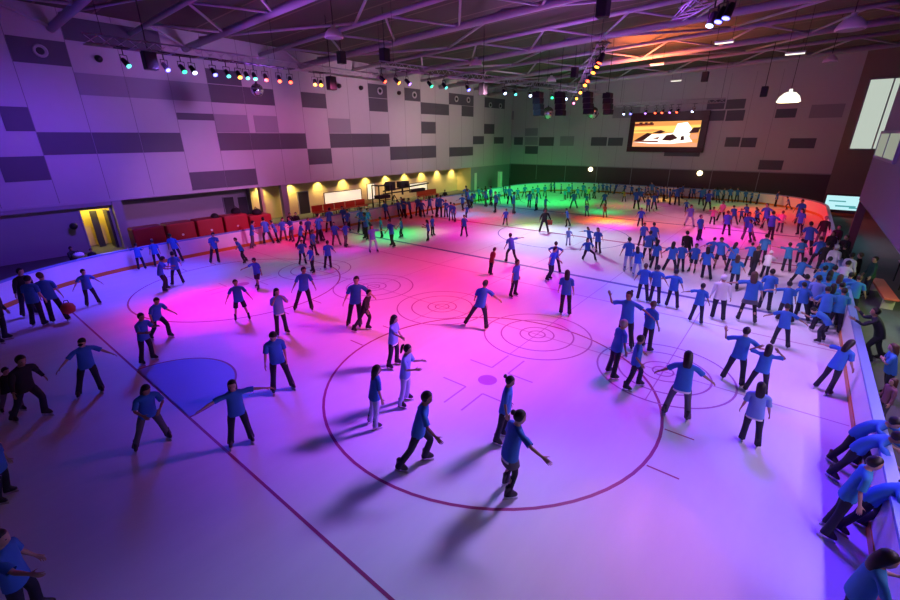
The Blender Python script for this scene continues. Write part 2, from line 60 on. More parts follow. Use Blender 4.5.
for n,c,s in(('red',(1,.08,.03),7),('orange',(1,.3,.03),8),('blue',(.12,.12,1),8),('white',(.55,.65,1),8),('green',(.03,.9,.35),4),('teal',(.1,.7,.65),3),('purple',(.5,.2,1),4),('pink',(1,.2,.5),6)): em('lens_'+n,c,s)
# ice: faint skate marks in colour and gloss
m=mat("ice",(.83,.85,.88),.5,spec=.35);nt=m.node_tree;b=nt.nodes['Principled BSDF']
tc=nt.nodes.new('ShaderNodeTexCoord');mp=nt.nodes.new('ShaderNodeMapping');mp.inputs['Scale'].default_value=(.5,2.2,1);mp.inputs['Rotation'].default_value=(0,0,.5)
n1=nt.nodes.new('ShaderNodeTexNoise');n1.inputs['Scale'].default_value=.8;n1.inputs['Detail'].default_value=8;n1.inputs['Roughness'].default_value=.65
rp=nt.nodes.new('ShaderNodeMapRange');rp.inputs[1].default_value=.3;rp.inputs[2].default_value=.7;rp.inputs[3].default_value=.42;rp.inputs[4].default_value=.62
mx=nt.nodes.new('ShaderNodeMix');mx.data_type='RGBA';mx.inputs[6].default_value=(.86,.88,.9,1);mx.inputs[7].default_value=(.74,.76,.8,1)
nt.links.new(tc.outputs['Object'],mp.inputs[0]);nt.links.new(mp.outputs[0],n1.inputs[0]);nt.links.new(n1.outputs[0],rp.inputs[0]);nt.links.new(rp.outputs[0],b.inputs['Roughness']);nt.links.new(n1.outputs[0],mx.inputs[0]);nt.links.new(mx.outputs[2],b.inputs['Base Color'])
# mirror ball facets
m=mat('mirror_tiles',(.8,.8,.85),.12,metal=1)
# ---------------------------------------------------------------- mesh helpers
class MB:
    def __init__(s): s.v=[];s.f=[];s.m=[]
    def poly(s,pts,mi=0): k=len(s.v);s.v+=[tuple(p) for p in pts];s.f.append(tuple(range(k,k+len(pts))));s.m.append(mi)
    def box(s,x0,x1,y0,y1,z0,z1,mi=0):
        k=len(s.v);s.v+=[(a,b,c) for c in(z0,z1) for a,b in((x0,y0),(x1,y0),(x1,y1),(x0,y1))]
        for f in((3,2,1,0),(4,5,6,7),(0,1,5,4),(1,2,6,5),(2,3,7,6),(3,0,4,7)): s.f.append(tuple(k+i for i in f));s.m.append(mi)
    def tube(s,a,b,r,n=10,mi=0,r2=None):
        a=Vector(a);b=Vector(b);d=(b-a).normalized();u=d.orthogonal().normalized();w=d.cross(u);k=len(s.v);r2=r if r2 is None else r2
        for p,q in((a,r),(b,r2)):
            for i in range(n):
                t=2*math.pi*i/n;s.v.append(tuple(p+u*(q*math.cos(t))+w*(q*math.sin(t))))
        for i in range(n): j=(i+1)%n;s.f.append((k+i,k+j,k+n+j,k+n+i));s.m.append(mi)
        s.f.append(tuple(k+n-1-i for i in range(n)));s.m.append(mi);s.f.append(tuple(k+n+i for i in range(n)));s.m.append(mi)
    def lathe(s,o,d,prof,n=14,mi=0):
        o=Vector(o);d=Vector(d).normalized();u=d.orthogonal().normalized();w=d.cross(u);k=len(s.v)
        for t,r in prof:
            for i in range(n): a=2*math.pi*i/n;s.v.append(tuple(o+d*t+u*(r*math.cos(a))+w*(r*math.sin(a))))
        for j in range(len(prof)-1):
            for i in range(n): q=(i+1)%n;s.f.append((k+j*n+i,k+j*n+q,k+j*n+n+q,k+j*n+n+i));s.m.append(mi)
        s.f.append(tuple(k+n-1-i for i in range(n)));s.m.append(mi);z=k+(len(prof)-1)*n;s.f.append(tuple(z+i for i in range(n)));s.m.append(mi)
    def build(s,name,mats,parent=None,bevel=0,smooth=False,flat=True):
        me=bpy.data.meshes.new(name);me.from_pydata(s.v,[],s.f)
        for x in(mats if isinstance(mats,(list,tuple)) else [mats]): me.materials.append(M[x])
        me.polygons.foreach_set('material_index',s.m)
        if flat:
            bm=bmesh.new();bm.from_mesh(me);bmesh.ops.recalc_face_normals(bm,faces=bm.faces);bm.to_mesh(me);bm.free()
        if smooth: me.polygons.foreach_set('use_smooth',[True]*len(me.polygons))
        o=bpy.data.objects.new(name,me);COL.objects.link(o)
        if parent: o.parent=parent
        if bevel: b=o.modifiers.new('b','BEVEL');b.width=bevel;b.segments=2;b.limit_method='ANGLE'
        return o
from mathutils import Matrix,Vector
def tag(o,label,cat,group=None):
    o['label']=label;o['category']=cat
    if group: o['group']=group
    return o
def thing(name,label,cat,loc=(0,0,0),group=None):
    o=bpy.data.objects.new(name,None);COL.objects.link(o);o.location=loc;o.empty_display_size=.3;return tag(o,label,cat,group)
def struct(o): o['kind']='structure';return o
# ---------------------------------------------------------------- camera
cam=bpy.data.cameras.new('camera');co=bpy.data.objects.new('camera',cam);COL.objects.link(co)
cam.sensor_width=36;cam.lens=36*CAM['f']/900;cam.clip_end=200
fw,rt,dn=[Vector(v) for v in CAM['axes']]
co.matrix_world=Matrix(((rt[0],-dn[0],-fw[0],CAM['pos'][0]),(rt[1],-dn[1],-fw[1],CAM['pos'][1]),(rt[2],-dn[2],-fw[2],CAM['pos'][2]),(0,0,0,1)))
SC.camera=co
# ---------------------------------------------------------------- ice and concourse
XN,XF,YR,YL=-4.,51.5,-14.95,14.25
def rink(off=0.,n=14):
    r=8.3;P=[]
    for cx,cy,a0 in((XF-r,YL-r,0),(XN+r,YL-r,90),(XN+r,YR+r,180),(XF-r,YR+r,270)):
        for i in range(n+1):
            a=math.radians(a0+90*i/n);P.append((cx+(r+off)*math.cos(a),cy+(r+off)*math.sin(a)))
    return P
g=MB();g.poly([(x,y,-.015) for x,y in((-9,-26),(58,-26),(58,25),(-9,25))]);struct(g.build('floor_concourse','concrete'))
ice=MB();ice.poly([(x,y,0) for x,y in rink(.05)],0)
Z=.002
def rect(x0,x1,y0,y1,mi,z=Z): ice.poly([(x0,y0,z),(x1,y0,z),(x1,y1,z),(x0,y1,z)],mi)
def annulus(cx,cy,r,w,mi,z=Z,a0=0,a1=360,n=72):
    for i in range(n):
        p=math.radians(a0+(a1-a0)*i/n);q=math.radians(a0+(a1-a0)*(i+1)/n)
        ice.poly([(cx+(r-w/2)*math.cos(p),cy+(r-w/2)*math.sin(p),z),(cx+(r+w/2)*math.cos(p),cy+(r+w/2)*math.sin(p),z),(cx+(r+w/2)*math.cos(q),cy+(r+w/2)*math.sin(q),z),(cx+(r-w/2)*math.cos(q),cy+(r-w/2)*math.sin(q),z)],mi)
def disc(cx,cy,r,mi,z=Z,a0=0,a1=360,n=40):
    ice.poly([(cx+r*math.cos(math.radians(a0+(a1-a0)*i/n)),cy+r*math.sin(math.radians(a0+(a1-a0)*i/n)),z) for i in range(n+(a1-a0<360))],mi)
rect(-.03,.03,-13.6,12.7,1);rect(47.4,47.5,-13.6,12.7,1)
disc(0,-.25,1.88,3,Z,-90,90);annulus(0,-.25,1.88,.06,1,.003,-90,90)
for cx,cy in((6,-7),(6,7),(41.5,-7),(41.5,7)):
    annulus(cx,cy,4.5,.07,1)
    disc(cx,cy,.27,6)
    for sx in(-1,1):
        for sy in(-1,1):
            x=cx+sx*.66;y=cy+sy*.28
            rect(min(x,x+sx*.95),max(x,x+sx*.95),y-.025,y+.025,4);rect(x-.025,x+.025,min(y,y+sy*.8),max(y,y+sy*.8),4)
            xx=cx+sx*.75;yy=cy+sy*4.5;rect(xx-.022,xx+.022,min(yy,yy+sy*.62),max(yy,yy+sy*.62),1)
for hy in(6.3,1.75,-2.4,-6.7,-10.8):
    for r,w in((1.83,.055),(1.24,.055),(.58,.05),(.28,.05)): annulus(9.55,hy,r,w,5,.003,n=56)
    rect(7.7,40,hy-.015,hy+.015,4,.0015)
rect(9.53,9.57,-14.9,14.2,4,.0015)
rect(16.7,16.95,-14.9,14.2,2);rect(34,34.3,-14.9,14.2,2);rect(25.35,25.6,-14.9,14.2,1);annulus(25.5,-.3,4.5,.07,2)
rect(14.2,14.26,-14.9,14.2,4)
o=ice.build('floor',['ice','paint_red','paint_blue','paint_crease','paint_thin','paint_dark','paint_spot'],flat=False);struct(o)
rb=thing('dasher_boards','white dasher boards with yellow kick strip and blue top rail around the ice','boards')
def ringwall(name,o0,o1,z0,z1,m):
    a,b=rink(o0),rink(o1);n=len(a);k=MB()
    for i in range(n):
        j=(i+1)%n
        for p,q,zz in((a,a,(z0,z1)),(b,b,(z0,z1))): k.poly([(*p[i],zz[0]),(*p[j],zz[0]),(*p[j],zz[1]),(*p[i],zz[1])])
        for zz in(z0,z1): k.poly([(*a[i],zz),(*a[j],zz),(*b[j],zz),(*b[i],zz)])
    return k.build(name,m,rb,flat=False)
ringwall('board_panel',0,.1,0,1.02,'board_white');ringwall('kick_plate',-.02,-.001,.0,.19,'kick_yellow');ringwall('top_rail',-.03,.15,1.02,1.09,'rail_blue')
# ---------------------------------------------------------------- walls
ZB=2.95;YW=20.4;XW=52.6
def panels(k,lst,put):
    for a,b,c,d,t in lst: put(a,b,c,d,1+t)
w=MB();w.poly([(-9,YW,ZB),(XW,YW,ZB),(XW,YW,13.6),(-9,YW,13.6)],0)
w.poly([(-9,YW,ZB),(XW,YW,ZB),(XW,YW+.3,ZB),(-9,YW+.3,ZB)],0)
for a,b,c,d,t in LEFT: w.box(a+.02,b-.02,YW-.03,YW-.002,d+.02,c-.02,1+t)
for i in range(-4,22):
    x=2.55+2.405*i; w.box(x-.015,x+.015,YW-.004,YW-.001,ZB,13.2,3)
w.box(-9,XW,YW-.05,YW-.001,ZB,ZB+.14,0)
struct(w.build('wall_left',['panel_light','panel_dark','panel_mid','groove']))
w=MB();w.poly([(XW,YW,ZB),(XW,-26,ZB),(XW,-26,13.6),(XW,YW,13.6)],0)
w.poly([(XW-.04,YW,0),(XW-.04,-15,0),(XW-.04,-15,ZB),(XW-.04,YW,ZB)],3);w.poly([(XW-.02,-15,0),(XW-.02,-26,0),(XW-.02,-26,13.6),(XW-.02,-15,13.6)],5)
for a,b,c,d,t in FAR: w.box(XW-.03,XW-.002,b+.02,a-.02,d+.02,c-.02,1+t)
for i in range(15):
    y=20.3-2.12*i
    if y>-14.9: w.box(XW-.004,XW-.001,y-.012,y+.012,ZB,12.4,4)
    if i%2==0 and y>-15: w.box(XW-.055,XW-.041,y-.03,y+.03,1.0,ZB,2)
w.box(XW-.08,XW-.03,-15,YW,ZB-.02,ZB+.08,2)
struct(w.build('wall_far',['panel_light','panel_dark','panel_mid','wall_red','groove','wall_brown']))
# lower left wall with doorway, service recess and cream alcove
w=MB();y=20.75
w.poly([(-9,y,0),(3.35,y,0),(3.35,y,ZB),(-9,y,ZB)],0);w.poly([(3.35,y,2.55),(4.85,y,2.55),(4.85,y,ZB),(3.35,y,ZB)],0)
w.poly([(4.85,y,0),(5.5,y,0),(5.5,y,ZB),(4.85,y,ZB)],0)
w.box(-9,5.2,YW-.03,y,2.72,ZB,0)
w.box(4.95,5.45,YW-.15,y+.1,0,ZB,0)
for p in(((5.5,y),(5.5,23.2)),((5.5,23.2),(14.9,23.2)),((14.9,23.2),(14.9,22.6))): w.poly([(*p[0],0),(*p[1],0),(*p[1],ZB),(*p[0],ZB)],0)
for p in(((14.9,22.6),(43,22.6)),((43,22.6),(43,YW))): w.poly([(*p[0],0),(*p[1],0),(*p[1],ZB),(*p[0],ZB)],2)
w.poly([(43,YW+.02,0),(XW,YW+.02,0),(XW,YW+.02,ZB),(43,YW+.02,ZB)],3)
w.poly([(5.5,YW,ZB+.01),(43,YW,ZB+.01),(43,23.3,ZB+.01),(5.5,23.3,ZB+.01)],0)
w.box(16.5,17.0,YW,YW+.4,0,ZB,4)
w.box(14.75,14.98,YW+.2,YW+.6,0,ZB,2)
struct(w.build('wall_left_lower',['render_wall','wall_red','cream','panel_mid','render_wall']))
w=MB();w.poly([(3.1,22.7,0),(5.4,22.7,0),(5.4,22.7,3),(3.1,22.7,3)]);w.poly([(3.1,y+.02,0),(3.1,22.7,0),(3.1,22.7,3),(3.1,y+.02,3)]);w.poly([(5.4,y+.02,0),(5.4,22.7,0),(5.4,22.7,3),(5.4,y+.02,3)]);w.poly([(3.1,y,3),(5.4,y,3),(5.4,22.7,3),(3.1,22.7,3)])
struct(w.build('wall_doorway','yellow_room'))
d=MB()
for a,b in((3.3,3.38),(4.82,4.9)): d.box(a,b,y-.05,y+.1,0,2.6)
d.box(3.38,4.82,y-.05,y+.1,2.52,2.6);d.box(4.05,4.4,21.9,22.0,0,2.3,1);d.box(4.68,4.82,y+.02,y+.9,0,2.35,1)
struct(d.build('door_1',['render_wall','door_dark']))
d=MB();d.box(19.25,20.3,22.5,22.6,0,1.95);d.box(19.2,19.25,22.48,22.6,0,2,1);d.box(20.3,20.35,22.48,22.6,0,2,1);d.box(19.2,20.35,22.48,22.6,1.95,2.01,1);struct(d.build('door_2',['door_dark','panel_mid']))
d=MB();d.box(12.9,13.7,23.1,23.2,0,2.1);d.box(14.1,14.8,23.1,23.2,0,2.0);d.box(12.85,12.9,23.08,23.2,0,2.15,1);struct(d.build('door_3',['door_dark','panel_mid']))
d=MB();d.box(43.8,44.35,YW-.02,YW+.02,0,2.2);d.box(43.75,43.8,YW-.03,YW+.02,0,2.25,1);struct(d.build('door_4',['notice_pale','panel_mid']))
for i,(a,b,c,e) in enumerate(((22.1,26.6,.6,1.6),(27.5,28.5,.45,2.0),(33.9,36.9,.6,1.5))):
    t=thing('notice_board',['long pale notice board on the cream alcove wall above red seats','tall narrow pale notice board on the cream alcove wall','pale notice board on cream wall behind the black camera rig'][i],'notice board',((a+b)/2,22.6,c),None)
    k=MB();k.box(-(b-a)/2,(b-a)/2,-.05,-.01,0,e-c);k.build('sheet','notice_added_glow',t)
    k=MB();
    for q in(((-(b-a)/2-.06),(-(b-a)/2)),((b-a)/2,(b-a)/2+.06)): k.box(q[0],q[1],-.07,-.005,-.06,e-c+.06)
    for q in((-.06,0),(e-c,e-c+.06)): k.box(-(b-a)/2,(b-a)/2,-.07,-.005,q[0],q[1])
    k.build('frame','door_dark',t)
# right side: gallery, rear wall, windows
w=MB();w.poly([(7.6,-15.5,5.35),(28.5,-15.5,5.35),(28.5,-15.5,14.8),(7.6,-15.5,14.8)],1);w.poly([(28.5,-15.5,5.35),(28.5,-26,5.35),(28.5,-26,14.8),(28.5,-15.5,14.8)],1)
w.poly([(7.6,-15.52,3.15),(29.6,-15.52,3.15),(29.6,-15.52,5.35),(7.6,-15.52,5.35)],0);w.poly([(29.6,-15.52,3.15),(29.6,-26,3.15),(29.6,-26,5.35),(29.6,-15.52,5.35)],0)
w.poly([(7.6,-15.5,3.15),(29.6,-15.5,3.15),(29.6,-26,3.15),(7.6,-26,3.15)],2);w.poly([(28.4,-15.5,5.35),(29.6,-15.5,5.35),(29.6,-26,5.35),(28.4,-26,5.35)],2)
w.poly([(7.6,-20,0),(XW,-20,0),(XW,-20,3.15),(7.6,-20,3.15)],3)
w.box(29.3,29.6,-15.9,-15.55,0,3.15,3);w.box(22,22.25,-18.3,-18,0,3.15,3)
struct(w.build('wall_right',['fascia','fascia','render_wall','wall_red']))
def window(n,x0,y0,x1,y1,z0,z1,glow,mull=()):
    d=Vector((x1-x0,y1-y0,0));L=d.length;d.normalize();nn=Vector((-d.y,d.x,0));k=MB()
    def slab(a,b,c,e,t0,t1,mi):
        q=[Vector((x0,y0,0))+d*s+nn*t for s,t in((a,t0),(b,t0),(b,t1),(a,t1))];i=len(k.v)
        k.v+=[(v.x,v.y,c) for v in q]+[(v.x,v.y,e) for v in q]
        for f in((3,2,1,0),(4,5,6,7),(0,1,5,4),(1,2,6,5),(2,3,7,6),(3,0,4,7)): k.f.append(tuple(i+j for j in f));k.m.append(mi)
    slab(0,L,z0,z1,.0,.02,0)
    for a,b in[(-.12,0),(L,L+.12)]+[(q-.05,q+.05) for q in mull]: slab(a,b,z0-.12,z1+.12,-.03,.08,1)
    for c,e in((z0-.12,z0),(z1,z1+.12)): slab(0,L,c,e,-.03,.08,1)
    return struct(k.build(n,[glow,'panel_mid']))
window('window_1',XW-.15,-15.75,XW-.15,-17.75,5.3,10.95,'window_glow',(1.5,))
window('window_2',28.2,-15.42,21.5,-15.42,5.5,6.5,'window_dim',(3.3,))
# ---------------------------------------------------------------- roof
def roofz(x,y): return 13.05-.012*(x-11)+.033*(20.4-y)
k=MB();k.poly([(x,y,roofz(x,y)) for x,y in((-9,YW),(XW,YW),(XW,-26),(-9,-26))],0)
for i in range(24):
    x=-6+2.5*i;k.poly([(x,YW,roofz(x,YW)-.01),(x+.12,YW,roofz(x,YW)-.01),(x+.12,-26,roofz(x,-26)-.01),(x,-26,roofz(x,-26)-.01)],1)
struct(k.build('ceiling',['deck','wall_brown'],flat=False))
# one purple steel truss pair after another, each one thing with chords, struts and braces
ORD=['nearest the camera','second from the camera','third from the camera','fourth from the camera','fifth from the camera','farthest, above the video screen']
for i,(xa,xb) in enumerate(TRUSS):
    t=thing('roof_truss','long tubular steel roof truss across the hall, '+ORD[i],'roof truss',(xa,YW,11.9))
    def cz(y,dz): return .033*(YW-y)+dz-.012*(xa-11)
    def loc(x,y,z): return (x-xa,y-YW,z)
    y1=-19
    for nm,xx,dz,r in(('lower_chord',xb,.05,.2),('upper_chord',xa,.45,.13)):
        c=MB();c.tube(loc(xx,YW-.05,cz(YW,dz)),loc(xx,y1,cz(y1,dz)),r,12);c.build(nm,'roof_steel',t,smooth=True)
    yy=YW-.4;flip=0;n=0
    while yy>y1+3:
        c=MB();p=(xa,.45) if flip else (xb,.05);q=(xb,.05) if flip else (xa,.45)
        c.tube(loc(p[0],yy,cz(yy,p[1])),loc(q[0],yy-2.6,cz(yy-2.6,q[1])),.07,8);c.build('strut','roof_steel',t,smooth=True);yy-=2.6;flip^=1;n+=1
    if i<len(TRUSS)-1:
        xn=TRUSS[i+1][0]
        for a,b in((18,9.5),(1.5,9.5),(1.5,-7),(-15,-7)):
            c=MB();c.tube(loc(xb,a,cz(a,.3)),loc(xn,b,cz(b,.45)),.08,8);c.build('brace','roof_steel',t,smooth=True)
# ---------------------------------------------------------------- lighting rigs
def rig(label,a,b,drop=1.6):
    a=Vector(a);b=Vector(b);t=thing('lighting_truss',label,'lighting truss',a);d=(b-a);L=d.length;d.normalize();s=d.cross(Vector((0,0,1))).normalized()*.2;up=Vector((0,0,.35))
    c=MB()
    for o in(s,-s,up): c.tube(o,d*L+o,.032,8)
    c.build('chord','truss_alu',t,smooth=True)
    c=MB();n=int(L/.5)
    for i in range(n):
        p=d*(L*i/n);q=d*(L*(i+1)/n)
        c.tube(p+s,q+up,.016,5);c.tube(p+up,q-s,.016,5);c.tube(p+s,q-s,.016,5)
    c.build('lacing','truss_alu',t)
    for f in np.linspace(.04,.96,max(2,int(L/6)+1)):
        p=d*(L*float(f));w=a+p;c=MB();c.tube(p+up,(p.x,p.y,roofz(w.x,w.y)-w.z-.008),.012,5);c.build('cable','black_metal',t)
for l,a,b in RIGS: rig(l,a,b)
def par_can(x,y,z,colr,label,group,tx,ty):
    t=thing('par_can',label,'stage light',(x,y,z),group)
    d=(Vector((tx,ty,0))-Vector((x,y,z))).normalized()
    c=MB();c.lathe(-d*.16,d,((0,.05),(.02,.08),(.1,.10),(.34,.11),(.36,.12),(.38,.12)),12);c.build('can','black_metal',t,smooth=False)
    c=MB();c.lathe(d*.235,d,((0,.10),(.012,.10),(.03,.06)),12);c.build('lens','lens_'+colr,t)
    s=d.cross(Vector((0,0,1))).normalized();c=MB()
    c.tube(s*.15,s*.15+Vector((0,0,.24)),.014,6);c.tube(-s*.15,-s*.15+Vector((0,0,.24)),.014,6);c.tube(s*.16+Vector((0,0,.24)),-s*.16+Vector((0,0,.24)),.014,6);c.tube((0,0,.24),(0,0,.5),.02,6);c.box(-.24,.24,-.24,.24,.475,.505)
    c.build('yoke','black_metal',t)
for a in PARS: par_can(*a)
def speaker(x,y,z,h,label,group):
    t=thing('line_array_speaker',label,'loudspeaker',(x,y,z),group);n=4
    for i in range(n):
        c=MB();zz=-h*(i+1)/n;dx=-.06*i;c.box(-.35,.35,-.3+dx,.3+dx,zz+.015,zz+h/n);c.build('cabinet','black_metal',t,bevel=.03)
        c=MB();c.box(-.32,.32,-.315+dx,-.301+dx,zz+.04,zz+h/n-.03);c.build('grille','rubber',t)
    c=MB();c.box(-.3,.3,-.03,.03,0,.06);c.tube((0,0,.06),(0,0,roofz(x,y)-z-.008),.02,6);c.build('hanging_frame','black_metal',t)
for a in SPEAK: speaker(*a)
for x,y,z,BR,label in BALLS:
    t=thing('mirror_ball',label,'mirror ball',(x,y,z));c=MB();N,Q=10,18
    P=lambda i,j:(BR*math.sin(math.pi*i/N)*math.cos(2*math.pi*j/Q),BR*math.sin(math.pi*i/N)*math.sin(2*math.pi*j/Q),BR*math.cos(math.pi*i/N))
    for i in range(N):
        for j in range(Q):
            pp=[P(i,j),P(i+1,j),P(i+1,j+1),P(i,j+1)]
            if i==0: pp=[pp[0],pp[1],pp[2]]
            elif i==N-1: pp=[pp[0],pp[1],pp[3]]
            c.poly(pp)
    c.build('ball','mirror_tiles',t,flat=False)
    c=MB();c.tube((0,0,BR*.95),(0,0,BR+.1),.06,10);c.tube((0,0,BR+.08),(0,0,roofz(x,y)-z-.008),.008,5);c.build('hanger','black_metal',t)
for x,y,z,r,lit,label in BAYS:
    t=thing('high_bay_lamp',label,'hanging lamp',(x,y,z));c=MB();c.lathe((0,0,0),(0,0,1),((0,r),(.05,r*1.02),(r*.5,r*.85),(r*.85,r*.5),(r*.95,.12),(r*1.2,.12)),16);c.build('shade','lamp_white' if lit else 'notice_pale',t,smooth=True)
    c=MB();c.lathe((0,0,-.02),(0,0,1),((0,r*.9),(.015,r*.9)),16);c.build('diffuser','lamp_warm' if lit else 'panel_mid',t)
    c=MB();c.tube((0,0,r*1.15),(0,0,roofz(x,y)-z-.008),.02,6);c.build('stem','black_metal',t)
for x,y,z,label in BATTENS:
    t=thing('batten_light',label,'batten light',(x,y,z));c=MB();c.box(-.1,.1,-.5,.5,.03,.12);c.build('housing','notice_pale',t);c=MB();c.tube((0,-.47,0),(0,.47,0),.04,8);c.build('tube','lamp_white',t)
    c=MB()
    for q in(-.4,.4): c.tube((0,q,.12),(0,q,roofz(x,y)-z-.03),.012,5)
    c.build('cable','black_metal',t)
for x,y,z,label in BOXES:
    t=thing('hanging_speaker',label,'loudspeaker',(x,y,z));c=MB();c.box(-.25,.25,-.22,.22,0,.75);c.build('cabinet','black_metal',t,bevel=.04);c=MB();c.box(-.21,.21,-.235,-.221,.05,.7);c.build('grille','rubber',t)
    c=MB();c.tube((0,0,.75),(0,0,roofz(x,y)-z-.008),.025,6);c.build('bracket','black_metal',t)
# wall speakers beside the panels (round ring fittings)
for x,z,label in RINGS:
    t=thing('wall_speaker',label,'wall speaker',(x,YW-.03,z));c=MB();c.lathe((0,0,0),(0,-1,0),((0,.32),(.08,.32),(.1,.26),(.04,.2)),18);c.build('ring','panel_light',t,smooth=True);c=MB();c.lathe((0,-.02,0),(0,-1,0),((0,.19),(.08,.15)),14);c.build('cone','black_metal',t)
for x,z,label in CAMS:
    t=thing('wall_camera',label,'camera',(x,YW-.01,z));c=MB();c.lathe((0,0,0),(0,-1,0),((0,.16),(.1,.2),(.28,.16),(.34,.06)),12);c.build('dome','black_metal',t,smooth=True);c=MB();c.box(-.12,.12,-.05,0,-.12,.12);c.build('mount','rubber',t)
# ---------------------------------------------------------------- video screen
t=thing('video_screen','large lit video screen in dark red frame on the far wall','screen',(XW-.1,.2,4.95))
Y0,Y1,H0,H1=3.75,-3.35,.42,3.1   # picture: left, right, bottom, top
c=MB();c.box(-.35,.1,-4.1,3.95,-.15,H0);c.box(-.35,.1,-4.1,3.95,H1,4.05)
c.box(-.35,.1,3.4,3.95,H0,H1);c.box(-.35,.1,-4.1,-3.45,H0,H1);c.box(-.0,.1,-3.5,3.5,H0,H1);c.build('frame','screen_frame',t,bevel=.03)
c=MB();W=6.85
def pp(u,v,d=.0): return(-.2-d,3.4-u*W,H0+v*(H1-H0))
def blob(pts,mi,d): c.poly([pp(u,v,d) for u,v in pts],mi)
blob(((0,0),(1,0),(1,1),(0,1)),0,0)
blob(((0,.55),(1,.6),(1,.85),(0,.8)),2,.004);blob(((0,.02),(1,.0),(1,.16),(0,.2)),5,.004);blob(((0,.84),(.3,.86),(.3,.94),(0,.93)),3,.006)
blob(((.0,.2),(.12,.32),(.3,.5),(.5,.52),(.62,.55),(.66,.9),(.8,.95),(.88,.7),(.86,.4),(.92,.2),(.6,.12),(.3,.12)),1,.008)
blob(((.02,.24),(.18,.26),(.3,.52),(.22,.56),(.1,.38)),4,.012);blob(((.3,.56),(.42,.66),(.5,.6),(.42,.52)),4,.012);blob(((.46,.26),(.6,.24),(.7,.34),(.62,.5),(.52,.46)),4,.012);blob(((0,.2),(.4,.18),(.42,.24),(.05,.26)),3,.013)
blob(((.84,.52),(.98,.55),(1,.75),(.9,.74)),4,.012);blob(((.74,.24),(.8,.28),(.78,.44),(.74,.4)),4,.012);blob(((.88,.28),(.99,.32),(.97,.5),(.88,.48)),5,.013);blob(((.3,.34),(.4,.3),(.42,.4)),3,.012)
blob(((.07,.9),(.12,.9),(.12,.98),(.07,.98)),4,.012);blob(((.16,.9),(.2,.9),(.2,.98),(.16,.98)),4,.012);blob(((.24,.9),(.28,.9),(.28,.98),(.24,.98)),4,.012);blob(((.0,.62),(.28,.6),(.5,.66),(.3,.7),(0,.66)),0,.006)
c.build('picture',['scr_base','scr_white','scr_yellow','scr_red','scr_dark','scr_pink'],t,flat=False)
for yy,zz,l in((8.38,2.62,'left oval bulkhead lamp glowing on the dark far wall, under the panels'),(-3.98,2.64,'right oval bulkhead lamp glowing on the dark far wall, below the screen')):
    t=thing('bulkhead_lamp',l,'lamp',(XW-.05,yy,zz));c=MB();c.lathe((0,0,0),(-1,0,0),((0,.3),(.05,.32),(.07,.28)),16);c.build('base','panel_mid',t);c=MB();c.lathe((-.06,0,0),(-1,0,0),((0,.27),(.1,.24),(.17,.12)),16);c.build('glass_cover','lamp_warm',t,smooth=True)
t=thing('lit_sign','bright pale cyan lit display panel behind the right crowd under the gallery','sign',(46,-16,.3));c=MB();c.box(0,.3,-1.3,1.2,0,.25,0);c.box(0,.3,-1.3,1.2,1.4,1.55,0);c.box(.1,.3,-1.3,1.2,.25,1.4,0);c.box(0,.1,-1.3,-1.2,.25,1.4);c.box(0,.1,1.1,1.2,.25,1.4);c.build('cabinet','door_dark',t)
c=MB();c.box(.05,.09,-1.2,1.1,.25,1.4,0)
for q in((-.9,.4,.5,.62),(-.2,.9,.9,1.0),(-1.,-.5,.4,.5)): c.box(.04,.05,q[0],q[1],q[2],q[3],1)
c.build('display',['sign_cyan','sign_teal'],t)
# ---------------------------------------------------------------- left concourse things
LB=['first red padded block from the left behind the left boards','second red padded block from the left behind left boards','third red padded block from the left behind left boards','fourth red padded block behind left boards, beside the bright red one','bright red padded block at the right end, nearest the cream alcove']
for i in range(5):
    x=4.6+1.72*i;t=thing('padded_block',LB[i],'padded block',(x,16.3+.02*i,0),'red padded blocks behind the left boards');c=MB();c.box(0,1.6,0,1.0,.06,1.72 if i<4 else 1.5);c.build('pad','red_vinyl',t,bevel=.08);c=MB();c.box(.05,1.55,.05,.95,0,.06);c.build('base','rubber',t)
    c=MB();c.lathe((.8,-.01,1.0),(0,-1,0),((0,.07),(.02,.07)),12);c.build('badge','notice_pale',t)
for i,(x,y,l) in enumerate(((9.3,16.6,'black dome helmet lying on the third red padded block'),(11.0,17.2,'dark bag slumped on the fourth red padded block'),(12.3,16.9,'dark bundle lying on the bright red end block'))):
    if i==0:
        t=thing('helmet',l,'helmet',(x,y,1.72));c=MB();c.lathe((0,0,0),(0,0,1),((0,.22),(.1,.24),(.2,.19),(.27,.08)),16);c.build('shell','black_metal',t,smooth=True);c=MB();c.box(-.16,.16,-.34,-.2,.02,.05);c.build('visor','rubber',t)
    else:
        z=1.72 if i==1 else 1.5;t=thing('bag',l,'bag',(x,y,z));c=MB();c.lathe((0,0,0),(0,0,1),((0,.3),(.15,.34),(.3,.25),(.38,.1)),10);c.build('body','cloth_black',t,smooth=True);c=MB();c.tube((-.12,0,.36),(-.05,0,.52),.02);c.tube((-.05,0,.52),(.1,0,.36),.02);c.build('handle','rubber',t)
for i in range(8):
    x=18.9+1.22*i if i<5 else 32.4+1.1*(i-5)
    t=thing('lounge_chair',('%s wide red seat from the left in the alcove below the long notice board'%['first','second','third','fourth','fifth'][i]) if i<5 else '%s wide red seat right of the black camera rig, from the left'%['first','second','third'][i-5],'seat',(x,19.6,0),'red seats in the alcove')
    c=MB();c.box(0,1.12,0,.5,.38,.46);c.build('seat','seat_red',t,bevel=.03);c=MB();c.box(0,1.12,.46,.54,.46,1.0);c.build('backrest','seat_red',t,bevel=.03)
    for q in((.05,.05),(1.03,.05),(.05,.42),(1.03,.42)): c=MB();c.box(q[0],q[0]+.04,q[1],q[1]+.04,0,.38);c.build('leg','black_metal',t)
